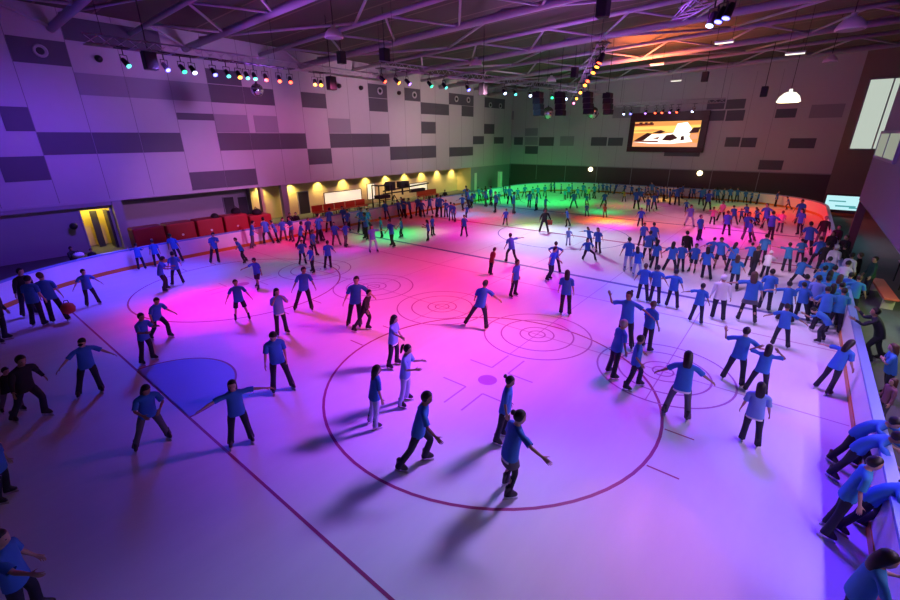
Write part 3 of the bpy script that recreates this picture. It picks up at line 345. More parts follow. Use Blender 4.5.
t=thing('equipment_frame','black steel arch frame carrying camera gear in front of the cream alcove','frame',(23.7,16.6,0))
c=MB()
for x in(0,1.6):
    c.tube((x,0,0),(x,0,2.5),.06);c.tube((x,.9,0),(x,.9,2.5),.06);c.tube((x,0,2.5),(x,.9,2.5),.06)
c.tube((0,0,2.5),(1.6,0,2.5),.06);c.tube((0,0,1.2),(1.6,0,1.2),.04);c.build('frame','black_metal',t)
c=MB();c.box(.1,1.5,.1,.8,1.3,1.6);c.build('case','rubber',t)
t=thing('camera_crane','long black camera crane with boxes on a tripod beside the left boards','camera crane',(27.0,18.1,0))
c=MB();c.tube((-1.4,0,1.75),(5.2,0,2.0),.07);c.tube((-1.4,0,1.5),(4.6,0,1.5),.06);c.tube((1.2,0,1.2),(1.2,0,2.3),.1);c.build('arm','black_metal',t)
for q in((-.6,-.5),(.6,-.5),(0,.6)): c=MB();c.tube((0,0,1.3),(q[0],q[1],0),.04);c.build('leg','black_metal',t)
c=MB();c.box(-.9,.0,-.3,.3,1.75,2.55);c.build('counterweight','rubber',t,bevel=.05);c=MB();c.box(.7,1.9,-.3,.3,1.9,2.5);c.tube((1.4,-.3,2.2),(1.4,-.6,2.2),.13);c.build('camera_head','rubber',t,bevel=.04)
c=MB();c.box(2.4,4.4,-.2,.2,1.3,1.6);c.build('control_box','rubber',t,bevel=.03)
t=thing('mast_post','white upright post on the far left concourse, lit green below','post',(45.6,17.6,0));c=MB();c.box(-.22,.22,-.22,.22,0,2.4);c.build('shaft','notice_pale',t,bevel=.02);c=MB();c.box(-.3,.3,-.3,.3,2.4,2.46);c.build('cap','panel_mid',t)
# downlights in the alcove soffit
for i in range(10):
    x=15.7+2.9*i;t=thing('downlight','recessed downlight in the alcove soffit, %s from the left'%['first','second','third','fourth','fifth','sixth','seventh','eighth','ninth','tenth'][i],'downlight',(x,22.25,ZB),'alcove downlights')
    c=MB();c.lathe((0,0,-.03),(0,0,1),((0,.12),(.03,.12)),14);c.build('trim_ring','notice_pale',t);c=MB();c.lathe((0,0,-.036),(0,0,1),((0,.085),(.005,.085)),14);c.build('lamp','downlight_glow',t)
    l=bpy.data.lights.new('downlight_light','SPOT');l.energy=300*LS;l.color=(1,.74,.25);l.spot_size=2.0;l.spot_blend=.8;l.shadow_soft_size=.08
    lo=bpy.data.objects.new('downlight_light',l);COL.objects.link(lo);lo.location=(x,22.2,ZB-.06);lo.rotation_euler=(math.radians(8),0,0)
# ---------------------------------------------------------------- right concourse things
def bench(x,y,rz,label,top):
    t=thing('bench',label,'bench',(x,y,0));t.rotation_euler=(0,0,rz);c=MB();c.box(-1.6,1.6,-.22,.22,.42,.5);c.build('seat',top,t,bevel=.02)
    for s in(-1.3,1.3): c=MB();c.box(s-.05,s+.05,-.18,.18,0,.42);c.build('leg','bench_pale',t)
    c=MB();c.box(-1.25,1.25,-.03,.03,.15,.22);c.build('stretcher','bench_pale',t)
bench(21.4,-16.45,.05,'long red-topped bench on the right concourse behind the photographer','bench_red')
bench(16.4,-17.1,.0,'pale timber bench at the right edge beside the photographer','timber')
t=thing('side_table','long white table with thin legs on the right concourse under the gallery','table',(24.2,-17.6,0));c=MB();c.box(-.9,.9,-.45,.45,.96,1.0);c.build('table_top','table_white',t)
for q in((-.8,-.38),(.8,-.38),(-.8,.38),(.8,.38)): c=MB();c.box(q[0]-.025,q[0]+.025,q[1]-.025,q[1]+.025,0,.96);c.build('leg','black_metal',t)
t=thing('timber_counter','yellowish timber counter at the right edge under the purple gallery','counter',(21.0,-19.0,0));c=MB();c.box(-2.2,2.2,-.4,.4,0,1.1);c.build('body','timber',t,bevel=.02);c=MB();c.box(-2.3,2.3,-.48,.48,1.1,1.16);c.build('worktop','bench_pale',t)
# held things
x,y,z=HELD['bag'];t=thing('bag','orange-red round bag carried by the tall man at the left boards','bag',(x,y,z));c=MB();c.lathe((0,0,-.2),(0,0,1),((0,.12),(.05,.19),(.2,.23),(.34,.18),(.4,.08)),16);c.build('body','bag_red',t,smooth=True);c=MB();c.tube((-.08,0,.18),(-.05,0,.3),.015);c.tube((-.05,0,.3),(.05,0,.3),.015);c.tube((.05,0,.3),(.08,0,.18),.015);c.build('handle','rubber',t)
x,y,z=HELD['bag2'];t=thing('bag','small square red bag held by the adult on the pale ice','bag',(x,y,z));t.rotation_euler=(0,0,-.9);c=MB();c.box(-.2,.2,-.09,.09,-.2,.15);c.build('body','bag_red',t,bevel=.04);c=MB();c.tube((-.1,0,.15),(-.06,0,.3),.015);c.tube((-.06,0,.3),(.06,0,.3),.015);c.tube((.06,0,.3),(.1,0,.15),.015);c.build('handle','rubber',t)
x,y,z=HELD['phone'];t=thing('phone','glowing phone held up by the photographer in navy','phone',(x,y,z));t.rotation_euler=(.2,0,.7);c=MB();c.box(-.05,.05,-.006,.006,-.09,.09);c.build('body','black_metal',t,bevel=.004);c=MB();c.box(-.044,.044,.007,.009,-.08,.08);c.box(.01,.04,-.012,-.007,.04,.07);c.build('screen','phone_glow',t)
x,y,z=HELD['pale'];t=thing('bag','pale bag resting on the left boards beside the slumped person','bag',(x,y,z));c=MB();c.lathe((0,0,0),(0,0,1),((0,.2),(.08,.25),(.16,.2),(.22,.1)),12);c.build('body','bag_pale',t,smooth=True);c=MB();c.tube((-.06,0,.2),(0,0,.3),.015);c.tube((0,0,.3),(.06,0,.2),.015);c.build('strap','rubber',t)
# ---------------------------------------------------------------- lights
def spot(n,pos,tgt,col,e,deg,blend=1.,soft=.25):
    l=bpy.data.lights.new(n,'SPOT');l.energy=e*LS;l.color=col;l.spot_size=math.radians(deg);l.spot_blend=blend;l.shadow_soft_size=soft
    o=bpy.data.objects.new(n,l);COL.objects.link(o);o.location=pos;d=Vector(tgt)-Vector(pos);o.rotation_euler=d.to_track_quat('-Z','Y').to_euler();return o
def area(n,pos,tgt,col,e,sx,sy,spread=180):
    l=bpy.data.lights.new(n,'AREA');l.shape='RECTANGLE';l.size=sx;l.size_y=sy;l.energy=e*LS;l.color=col;l.spread=math.radians(spread)
    o=bpy.data.objects.new(n,l);COL.objects.link(o);o.location=pos;d=Vector(tgt)-Vector(pos);o.rotation_euler=d.to_track_quat('-Z','Y').to_euler();return o
for s in SPOTS: spot(*s)
for s in AREAS: area(*s)
l=bpy.data.lights.new('doorway_light','POINT');l.energy=130*LS;l.color=(1,.8,.2);l.shadow_soft_size=.2;o=bpy.data.objects.new('doorway_light',l);COL.objects.link(o);o.location=(4.2,21.6,2.7)
w=bpy.data.worlds.new('world');SC.world=w;w.use_nodes=True;w.node_tree.nodes['Background'].inputs[0].default_value=(.4,.25,.5,1);w.node_tree.nodes['Background'].inputs[1].default_value=WORLD
# ---------------------------------------------------------------- people
from mathutils import Matrix, Vector
BONES=['pelvis','spine','chest','neck','head']+[b+s for s in 'LR' for b in('uarm','farm','hand','thigh','shin','foot')]
BI={b:i for i,b in enumerate(BONES)}
S0=np.array([.178,0,1.385]);AD=np.array([.7071,0,-.7071]);AE2=np.array([.7071,0,.7071]);AE1=np.array([0,-1.,0])
JT={'pelvis':(0,0,.93),'spine':(0,0,1.05),'chest':(0,0,1.2),'neck':(0,.005,1.45),'head':(0,.0,1.5)}
for s,sg in(('L',1),('R',-1)):
    f=np.array([sg,1,1.])
    JT['uarm'+s]=S0*f; JT['farm'+s]=(S0+AD*.28)*f; JT['hand'+s]=(S0+AD*.51)*f
    JT['thigh'+s]=(.09*sg,0,.92); JT['shin'+s]=(.095*sg,0,.48); JT['foot'+s]=(.095*sg,.01,.09)
PAR={'pelvis':None,'spine':'pelvis','chest':'spine','neck':'chest','head':'neck'}
for s in 'LR':
    PAR.update({'uarm'+s:'chest','farm'+s:'uarm'+s,'hand'+s:'farm'+s,'thigh'+s:'pelvis','shin'+s:'thigh'+s,'foot'+s:'shin'+s})
JT={k:np.array(v,float) for k,v in JT.items()}

class Cage:
    def __init__(s): s.v=[];s.w=[];s.f=[]
    def add(s,p,w): s.v.append(tuple(p));s.w.append(w);return len(s.v)-1
    def ring(s,pts,w): return [s.add(p,w[i] if isinstance(w,list) else w) for i,p in enumerate(pts)]
    def bridge(s,a,b):
        n=len(a)
        for i in range(n): s.f.append((a[i],a[(i+1)%n],b[(i+1)%n],b[i]))
    def face(s,*f): s.f.append(tuple(f))
def oval(z,rx,yf,yb,cx=0,cy=0):
    o=[]
    for k in range(8):
        a=-math.pi/4*k;c,n=math.cos(a),math.sin(a);m=1.12 if k%2 else 1.
        o.append((cx+rx*c*m,cy+(yf if n<-.01 else yb)*abs(n)*m*(-1 if n<0 else 1),z))
    return o
LANG=[50,0,-50,-110,180,110]
def legring(z,r,sg,cx=.095,cy=0,ry=None):
    ry=ry or r
    return [(sg*(cx+r*math.cos(math.radians(a))),cy+ry*math.sin(math.radians(a)),z) for a in LANG]
AANG=[(-.8,-.6),(0,-1),(.8,-.6),(.8,.6),(0,1),(-.8,.6)]
def armring(t,r1,r2,sg,off=0):
    o=[]
    for a,b in AANG:
        p=S0+AD*t+AE1*r1*a+AE2*(r2*b+off); o.append((p[0]*sg,p[1],p[2]))
    return o
def torso(c,rings):
    ids=[c.ring(oval(*r[0]),r[1]) for r in rings]
    return ids
def link(c,ids,hole=None):
    for i in range(len(ids)-1):
        a,b=ids[i],ids[i+1]
        for k in range(8):
            if hole==i and k in(7,0,3,4): continue
            c.face(a[k],a[(k+1)%8],b[(k+1)%8],b[k])
def armloop(lo,hi,sg):
    return [lo[7],lo[0],lo[1],hi[1],hi[0],hi[7]] if sg>0 else [lo[5],lo[4],lo[3],hi[3],hi[4],hi[5]]
def legloop(r,cr,sg):
    return [r[7],r[0],r[1],r[2],cr,r[6]] if sg>0 else [r[5],r[4],r[3],r[2],cr,r[6]]
def body_cage():
    c=Cage();P='pelvis'
    hw=[{P:.6,'thighL':.4},{P:.7,'thighL':.3},{P:1},{P:.7,'thighR':.3},{P:.6,'thighR':.4},{P:.7,'thighR':.3},{P:1},{P:.7,'thighL':.3}]
    R=[((.90,.165,.105,.115),hw),((.98,.155,.10,.105),{P:.7,'spine':.3}),((1.08,.135,.092,.088),{'spine':.8,P:.2}),
       ((1.20,.15,.108,.10),{'spine':.4,'chest':.6}),((1.29,.162,.115,.112),{'chest':1}),((1.425,.128,.07,.08),{'chest':1}),
       ((1.455,.066,.056,.066,0,.008),{'chest':.7,'neck':.3}),((1.49,.052,.05,.056,0,.006),{'neck':.5,'head':.5}),
       ((1.497,.05,.08,.06,0,.0),{'head':1}),((1.535,.061,.09,.075),{'head':1}),((1.565,.068,.094,.088),{'head':1}),((1.60,.073,.09,.095),{'head':1}),
       ((1.637,.076,.094,.095),{'head':1}),((1.675,.062,.066,.078),{'head':1}),((1.698,.03,.03,.036),{'head':1})]
    ids=torso(c,R);link(c,ids,4)
    top=c.add((0,.004,1.706),{'head':1})
    for k in range(8): c.face(ids[-1][k],ids[-1][(k+1)%8],top)
    n=ids[10][2];c.v[n]=(0,-.125,1.562)
    for k in(0,4):
        for r in(10,11):
            x,y,z=c.v[ids[r][k]];c.v[ids[r][k]]=(x*1.2,y+.012,z)
    cr=c.add((0,.005,.835),{P:1})
    for sg,s in((1,'L'),(-1,'R')):
        T,K,F='thigh'+s,'shin'+s,'foot'+s
        prev=legloop(ids[0],cr,sg)
        for z,r,cy,w in((.80,.084,0,{T:.85,P:.15}),(.66,.074,0,{T:1}),(.52,.057,-.005,{T:.8,K:.2}),(.48,.056,-.008,{T:.5,K:.5}),(.44,.053,0,{T:.1,K:.9}),(.34,.056,.015,{K:1}),(.22,.043,.01,{K:1}),(.11,.034,.008,{K:.5,F:.5}),(.05,.03,0,{F:1})):
            q=c.ring(legring(z,r,sg,cy=cy),w);c.bridge(prev,q);prev=q
        c.face(*prev)
        U,E,H='uarm'+s,'farm'+s,'hand'+s
        prev=armloop(ids[4],ids[5],sg)
        for t,r1,r2,w in((.03,.056,.058,{'chest':.5,U:.5}),(.11,.05,.05,{U:1}),(.22,.043,.042,{U:1}),(.265,.039,.038,{U:.75,E:.25}),(.295,.039,.038,{U:.25,E:.75}),(.34,.041,.038,{E:1}),(.43,.033,.03,{E:1}),(.505,.027,.02,{E:.5,H:.5})):
            q=c.ring(armring(t,r1,r2,sg),w);c.bridge(prev,q);prev=q
        w={H:1};wr=prev
        pm=c.ring(armring(.555,.042,.016,sg),w)
        for i in range(6):
            if i!=2: c.face(wr[i],wr[(i+1)%6],pm[(i+1)%6],pm[i])
        def pt(t,e1,e2):
            p=S0+AD*t+AE1*e1+AE2*e2;return(p[0]*sg,p[1],p[2])
        xs=[-.041,-.02,0,.021,.042];ln=[.6,.615,.62,.618,.608]
        p=[c.add(pt(ln[i],xs[i],.012),w) for i in range(5)];q=[c.add(pt(ln[i],xs[i],-.012),w) for i in range(5)]
        a0,a1,a2,b0,b1,b2=pm[5],pm[4],pm[3],pm[0],pm[1],pm[2]
        c.face(a0,a1,p[2],p[1],p[0]);c.face(a1,a2,p[4],p[3],p[2]);c.face(b1,b0,q[0],q[1],q[2]);c.face(b2,b1,q[2],q[3],q[4])
        c.face(a2,b2,q[4],p[4]);c.face(b0,a0,p[0],q[0])
        for i,L in enumerate((.056,.07,.076,.068)):
            base=[p[i],p[i+1],q[i+1],q[i]];cx=(xs[i]+xs[i+1])/2;t0=(ln[i]+ln[i+1])/2
            for fr,dr,sc in((.5,-.008,.8),(1.,-.032,.62)):
                t=t0+L*fr;hwid=.0098*sc;th=.0105*sc
                r=[c.add(pt(t,cx-hwid,dr+th),w),c.add(pt(t,cx+hwid,dr+th),w),c.add(pt(t,cx+hwid,dr-th),w),c.add(pt(t,cx-hwid,dr-th),w)]
                c.bridge(base,r);base=r
            c.face(*base)
        base=[wr[2],wr[3],pm[3],pm[2]]
        for t,e1,sc in((.565,.066,.011),(.60,.082,.009)):
            r=[c.add(pt(t-sc,e1,-.012-sc),w),c.add(pt(t-sc,e1,-.012+sc),w),c.add(pt(t+sc,e1+.004,-.012+sc),w),c.add(pt(t+sc,e1+.004,-.012-sc),w)]
            c.bridge(base,r);base=r
        c.face(*base)
    return c
def shirt_cage(sl=.24,hem=.86):
    c=Cage();P='pelvis'
    R=[((hem,.206,.145,.15),[{P:.8,'thigh'+('L' if k in(7,0,1) else 'R'):.2} if k not in(2,6) else {P:1} for k in range(8)]),((.98,.194,.138,.14),{P:.7,'spine':.3}),((1.08,.182,.13,.126),{'spine':.8,P:.2}),
       ((1.20,.182,.136,.128),{'spine':.4,'chest':.6}),((1.29,.178,.13,.126),{'chest':1}),((1.432,.138,.084,.094),{'chest':1}),((1.465,.075,.066,.074,0,.008),{'chest':.8,'neck':.2})]
    ids=torso(c,R);link(c,ids,4)
    for sg,s in((1,'L'),(-1,'R')):
        U,E='uarm'+s,'farm'+s;prev=armloop(ids[4],ids[5],sg)
        rr=[(.03,.076,.078,{'chest':.5,U:.5}),(.11,.077,.075,{U:1}),(min(sl,.24),.08,.077,{U:1})]
        if sl>.3: rr+=[(.28,.058,.058,{U:.5,E:.5}),(.40,.05,.05,{E:1}),(sl,.043,.043,{E:1})]
        for t,r1,r2,w in rr:
            q=c.ring(armring(t,r1,r2,sg),w);c.bridge(prev,q);prev=q
    return c
def trouser_cage(kind='long'):
    c=Cage();P='pelvis';k=.008 if kind!='legging' else -.009
    hw=[{P:.6,'thighL':.4},{P:.7,'thighL':.3},{P:1},{P:.7,'thighR':.3},{P:.6,'thighR':.4},{P:.7,'thighR':.3},{P:1},{P:.7,'thighL':.3}]
    ids=torso(c,[((.90,.18+k/2,.118,.128),hw),((1.0,.166+k/2,.11,.112),{P:.7,'spine':.3})]);link(c,ids)
    cr=c.add((0,.005,.815-k/2),{P:1})
    for sg,s in((1,'L'),(-1,'R')):
        T,K,F='thigh'+s,'shin'+s,'foot'+s;prev=legloop(ids[0],cr,sg)
        rr=[(.79,.102+k,{T:.85,P:.15}),(.66,.093+k,{T:1}),(.53,.08+k,{T:.8,K:.2}),(.48,.077+k,{T:.5,K:.5}),(.43,.075+k,{T:.1,K:.9}),(.28,.074+k,{K:1}),(.12,.078+k*1.2,{K:.9,F:.1}),(.04,.082+k*1.2,{K:.5,F:.5})]
        if kind=='shorts': rr=[(.79,.108,{T:.85,P:.15}),(.66,.108,{T:1}),(.53,.11,{T:.9,K:.1})]
        for z,r,w in rr:
            q=c.ring(legring(z,r,sg),w);c.bridge(prev,q);prev=q
    return c
def skirt_cage():
    c=Cage();P='pelvis'
    def w(t): return [{P:1-t,'thigh'+('L' if k in(7,0,1) else 'R'):t} if k not in(2,6) else {P:1-t,'thighL':t/2,'thighR':t/2} for k in range(8)]
    ids=torso(c,[((.66,.225,.16,.165),w(.6)),((.78,.205,.145,.15),w(.5)),((.90,.186,.125,.135),w(.3)),((1.0,.168,.112,.114),{P:.7,'spine':.3})]);link(c,ids);return c
def skate_cage(sg):
    c=Cage();w={'foot'+('L' if sg>0 else 'R'):1};x=.095*sg
    def r(z,ya,yb,hw): return c.ring(oval(z,hw,(yb-ya)/2,(yb-ya)/2,x,(ya+yb)/2),w)
    rs=[r(.0,-.19,.08,.044),r(.03,-.195,.085,.047),r(.075,-.18,.085,.047),r(.12,-.10,.078,.044),r(.2,-.06,.068,.05),r(.255,-.065,.078,.055)]
    c.face(*rs[0])
    for i in range(5): c.bridge(rs[i],rs[i+1])
    c.face(*rs[-1])
    return c
def blade_cage(sg):
    c=Cage();w={'foot'+('L' if sg>0 else 'R'):1};x=.095*sg
    def box(x0,x1,y0,y1,z0,z1):
        v=[c.add((a,b,d),w) for d in(z0,z1) for a,b in((x0,y0),(x1,y0),(x1,y1),(x0,y1))]
        for f in((0,1,2,3),(4,5,6,7),(0,1,5,4),(1,2,6,5),(2,3,7,6),(3,0,4,7)): c.face(*[v[i] for i in f])
    box(x-.004,x+.004,-.19,.09,-.07,-.035);box(x-.016,x+.016,-.15,-.07,-.038,.004);box(x-.016,x+.016,.01,.07,-.038,.004)
    return c
def hair_cage(kind):
    c=Cage();w={'head':1};lw={'head':.6,'chest':.4}
    rings=[]
    N=12
    for i in range(1,8):
        th=math.pi*i/8.;row=[]
        for k in range(N):
            a=2*math.pi*k/N;n=(math.sin(th)*math.cos(a),math.sin(th)*math.sin(a),math.cos(th))
            x,y,z=n[0]*.091,n[1]*.108+.014,n[2]*.105+1.615
            front=max(0,-n[1]-.15)
            if z<1.65: y=max(y,-.03-.0*front) if n[1]<0 else y
            if kind in('c','C') and z<1.62: x*=.93;y=y*.9
            ww=w
            if kind in('l','B','L') and n[1]>-.25 and i>=5:
                d=(i-4)/3.;z-=.2*d;y=max(y,.03)+.045*d;x=math.cos(a)*(.09+.012*d if i<7 else .07);ww=lw if i>=6 else w
            row.append(c.add((x,y,z),ww))
        rings.append(row)
    t=c.add((0,.01,1.724),w)
    for k in range(N): c.face(rings[0][k],rings[0][(k+1)%N],t)
    for i in range(6): c.bridge(rings[i],rings[i+1])
    c.face(*rings[-1])
    def blob(cx,cy,cz,rx,ry,rz,ww=w):
        rs=[]
        for i in(1,2,3):
            th=math.pi*i/4;rs.append([c.add((cx+rx*math.sin(th)*math.cos(a),cy+ry*math.sin(th)*math.sin(a),cz+rz*math.cos(th)),ww) for a in np.linspace(0,2*math.pi,7)[:6]])
        tp=c.add((cx,cy,cz+rz),ww);bt=c.add((cx,cy,cz-rz),ww)
        for k in range(6): c.face(rs[0][k],rs[0][(k+1)%6],tp);c.face(rs[-1][k],rs[-1][(k+1)%6],bt)
        for i in range(2): c.bridge(rs[i],rs[i+1])
    if kind=='n': blob(0,.135,1.66,.05,.05,.05)
    if kind in('p','y'): blob(0,.15,1.56,.04,.045,.15,lw);blob(0,.125,1.665,.035,.03,.035)
    if kind in('c','C'): 
        q=[c.add(p,w) for p in((-.07,-.07,1.645),(.07,-.07,1.645),(.055,-.165,1.63),(-.055,-.165,1.63),(-.07,-.07,1.655),(.07,-.07,1.655),(.055,-.165,1.638),(-.055,-.165,1.638))]
        for f in((0,1,2,3),(4,5,6,7),(0,1,5,4),(1,2,6,5),(2,3,7,6),(3,0,4,7)): c.face(*[q[i] for i in f])
    return c
TPL={}
def template(key,cage,lvl):
    if (key,lvl) in TPL: return TPL[key,lvl]
    c=cage();me=bpy.data.meshes.new('t');me.from_pydata(c.v,[],c.f)
    bm=bmesh.new();bm.from_mesh(me);bmesh.ops.recalc_face_normals(bm,faces=bm.faces);bm.to_mesh(me);bm.free()
    o=bpy.data.objects.new('t',me);COL.objects.link(o)
    g=[o.vertex_groups.new(name=b) for b in BONES]
    for i,w in enumerate(c.w):
        for b,x in w.items(): g[BI[b]].add([i],x,'REPLACE')
    if lvl:
        m=o.modifiers.new('s','SUBSURF');m.levels=lvl
    dg=bpy.context.evaluated_depsgraph_get();dg.update()
    ev=bpy.data.meshes.new_from_object(o.evaluated_get(dg),preserve_all_data_layers=True,depsgraph=dg)
    n=len(ev.vertices);co=np.empty(n*3);ev.vertices.foreach_get('co',co);co=co.reshape(-1,3)
    W=np.zeros((n,len(BONES)))
    for v in ev.vertices:
        for e in v.groups: W[v.index,e.group]=e.weight
    W/=W.sum(1,keepdims=True)
    faces=[tuple(p.vertices) for p in ev.polygons]
    cen=np.array([p.center[:] for p in ev.polygons]) if key=='body' else None
    bpy.data.objects.remove(o);bpy.data.meshes.remove(ev)
    mi=None
    if key=='body':
        mi=np.zeros(len(faces),int)
        if lvl>1:
            for sx in(-1,1):
                d=np.linalg.norm(cen-np.array([sx*.031,-.083,1.602]),axis=1);mi[np.argsort(d)[:2]]=1
            d=np.linalg.norm(cen-np.array([0,-.09,1.532]),axis=1);mi[np.argsort(d)[:2]]=2
    TPL[key,lvl]=(co,W,faces,mi);return TPL[key,lvl]
def Rx(d): a=math.radians(d);c,s=math.cos(a),math.sin(a);return np.array([[1,0,0],[0,c,-s],[0,s,c]])
def Ry(d): a=math.radians(d);c,s=math.cos(a),math.sin(a);return np.array([[c,0,s],[0,1,0],[-s,0,c]])
def Rz(d): a=math.radians(d);c,s=math.cos(a),math.sin(a);return np.array([[c,-s,0],[s,c,0],[0,0,1]])
MIR=np.diag([-1.,1,1])
POSES={ # lean, head pitch, arms (abduct, flex, elbow, twist) L R, legs (abduct, flex, knee) L R
'stand':(3,8,(12,5,15,0),(12,0,15,0),(5,3,6),(5,-2,4)),
'armsdown':(4,8,(30,5,20,0),(30,5,20,0),(9,5,8),(9,0,6)),
'armsA':(8,22,(48,15,15,0),(48,15,15,0),(10,14,20),(10,8,16)),
'armsT':(8,10,(78,15,15,0),(78,15,15,0),(8,8,12),(8,2,10)),
'armL':(6,10,(70,15,12,0),(15,5,20,0),(8,8,12),(8,0,8)),
'armR':(8,12,(15,5,20,0),(65,35,12,0),(4,16,26),(5,2,14)),
'armupL':(6,5,(60,20,110,80),(50,15,40,0),(10,8,12),(10,0,8)),
'armup':(4,5,(60,15,15,0),(75,10,95,80),(6,3,8),(6,0,6)),
'leanb':(14,20,(35,50,50,0),(35,50,50,0),(6,-4,4),(6,-8,4)),
'leanb2':(45,30,(35,70,60,0),(35,70,60,0),(6,0,4),(6,-6,4)),
'lean':(24,30,(20,35,40,0),(20,30,40,0),(6,16,24),(6,4,20)),
'lean2':(48,35,(30,60,30,0),(25,55,40,0),(12,-4,6),(12,-12,8)),
'holdlow':(4,20,(12,22,60,-35),(12,22,60,-35),(6,3,6),(6,-2,4)),
'hold':(6,15,(14,25,85,-10),(14,20,80,-10),(6,6,10),(6,0,8)),
'strideL':(14,10,(20,50,20,0),(25,-15,25,0),(6,20,26),(8,-14,14)),
'strideA':(12,18,(25,-25,20,0),(40,15,20,0),(6,22,22),(8,-14,10)),
'stride':(12,12,(25,-20,25,0),(25,30,25,0),(5,18,16),(6,-16,12)),
'leanstride':(32,20,(25,25,40,0),(25,10,40,0),(6,38,45),(8,-8,25)),
'pocket':(6,32,(12,-5,45,-15),(14,5,20,0),(9,8,10),(9,2,10)),
'pocketR':(5,10,(35,15,25,0),(12,-5,45,-15),(7,14,12),(6,-12,8)),
'hface':(6,15,(22,45,140,-25),(22,45,140,-25),(5,3,6),(5,-2,4)),
'hface1':(4,10,(60,40,140,-20),(14,5,20,0),(14,3,4),(14,-2,4)),
'hhead':(6,10,(95,20,135,70),(95,20,135,70),(11,8,12),(11,2,10)),
'widehold':(14,30,(20,20,70,-45),(20,15,70,-40),(17,8,10),(15,4,8)),
'wide':(8,10,(25,10,25,0),(25,5,25,0),(14,10,8),(14,-4,6)),
'wideA':(14,12,(15,20,20,0),(48,15,20,0),(22,8,8),(22,4,16)),
'armback':(6,12,(55,15,20,0),(18,5,30,0),(6,6,8),(6,-2,6)),
'armfwd':(4,10,(14,5,20,0),(25,60,25,0),(5,5,8),(5,-3,6)),
'leanarm':(26,15,(25,20,30,0),(85,25,10,0),(10,22,30),(12,2,18)),
'akimbo':(4,8,(58,-5,95,-80),(58,-5,95,-80),(8,3,6),(8,-2,6)),
'crouch':(25,10,(45,25,25,0),(45,25,25,0),(26,45,60),(26,15,40)),
'bend':(72,50,(35,85,30,0),(70,60,20,0),(10,20,25),(10,6,15)),
'bendover':(52,32,(30,70,30,0),(30,70,30,0),(6,8,10),(8,-14,6)),
'leanphone':(30,0,(25,75,60,0),(30,70,70,0),(8,2,6),(8,-16,8)),
'fold':(2,5,(16,28,105,-70),(16,22,105,-70),(6,3,5),(6,-2,5)),
}
def solve(p,jit):
    lean,hp,aL,aR,lL,lR=p
    G={}
    G['pelvis']=Rx(lean*.4);G['spine']=Rx(lean*.75);G['chest']=Rx(lean)@Rz(jit[0]);G['neck']=Rx(lean*.6+hp*.4)@Rz(jit[1]*.5);G['head']=1.13*Rx(hp)@Rz(jit[1])
    for s,a in(('L',aL),('R',aR)):
        b=Ry(45);U=Rx(-a[1])@Ry(-a[0])@b;F=Rx(-a[1])@Ry(-a[0])@Rz(a[3])@Rx(-a[2])@b
        if s=='R': U=MIR@U@MIR;F=MIR@F@MIR
        C=G['chest']@Rx(-lean*.6)
        G['uarm'+s]=C@U;G['farm'+s]=C@F;G['hand'+s]=C@F
    L={'L':list(lL),'R':list(lR)}
    def leg(s):
        a,f,k=L[s];T=Rx(-f)@Ry(-a)
        K=Rx(-f)@Ry(-a)@Rx(k);Ft=Rz(12)
        if s=='R': T,K,Ft=[MIR@m@MIR for m in(T,K,Ft)]
        return T,K,Ft
    def ank(s):
        T,K,Ft=leg(s)
        hip=JT['pelvis']+G['pelvis']@(JT['thigh'+s]-JT['pelvis'])
        return (hip+T@(JT['shin'+s]-JT['thigh'+s])+K@(JT['foot'+s]-JT['shin'+s]))[2]
    for _ in range(40):
        d=ank('L')-ank('R')
        if abs(d)<.004: break
        s='R' if d>0 else 'L';L[s][2]+=2.2;L[s][1]+=1.1
    for s in 'LR':
        T,K,Ft=leg(s);G['thigh'+s]=T;G['shin'+s]=K;G['foot'+s]=Ft
    pos={}
    for b in BONES:
        pa=PAR[b];pos[b]=JT[b] if pa is None else pos[pa]+G[pa]@(JT[b]-JT[pa])
    return np.array([G[b] for b in BONES]),np.array([pos[b]-G[b]@JT[b] for b in BONES])
def skin(tp,G,t,post):
    co,W,faces,mi=tp
    v=np.einsum('nb,bij,nj->ni',W,G,co)+W@t
    return post(v)
def quick_mesh(name,v,faces,mats,mi=None,smooth=True):
    me=bpy.data.meshes.new(name);me.from_pydata(v.tolist(),[],faces)
    for m in mats: me.materials.append(m)
    if mi is not None: me.polygons.foreach_set('material_index',mi)
    if smooth: me.polygons.foreach_set('use_smooth',[True]*len(faces))
    me.update();return me
SHIRT={'b':'tee_blue','h':'tee_blue','t':'tee_teal','l':'tee_pale','w':'cloth_white','W':'cloth_white','k':'cloth_black','p':'tee_pink','y':'tee_yellow','r':'tee_red','v':'tee_blue','n':'cloth_navy','G':'cloth_green','g':'cloth_grey','m':'cloth_mauve','L':'tee_pale'}
LONG='kWnGgmw'
PANTS={'d':'cloth_navy','g':'cloth_grey','k':'cloth_black','k2':'cloth_black','l2':'cloth_pale','w':'cloth_pale','n2':'cloth_navy','s':'cloth_navy','S':'cloth_navy','S2':'cloth_navy','L':'cloth_grey'}
HAIRM={'b':'hair_brown','B':'hair_brown','y':'hair_brown','g':'hair_grey','c':'cloth_white','C':'cloth_black'}
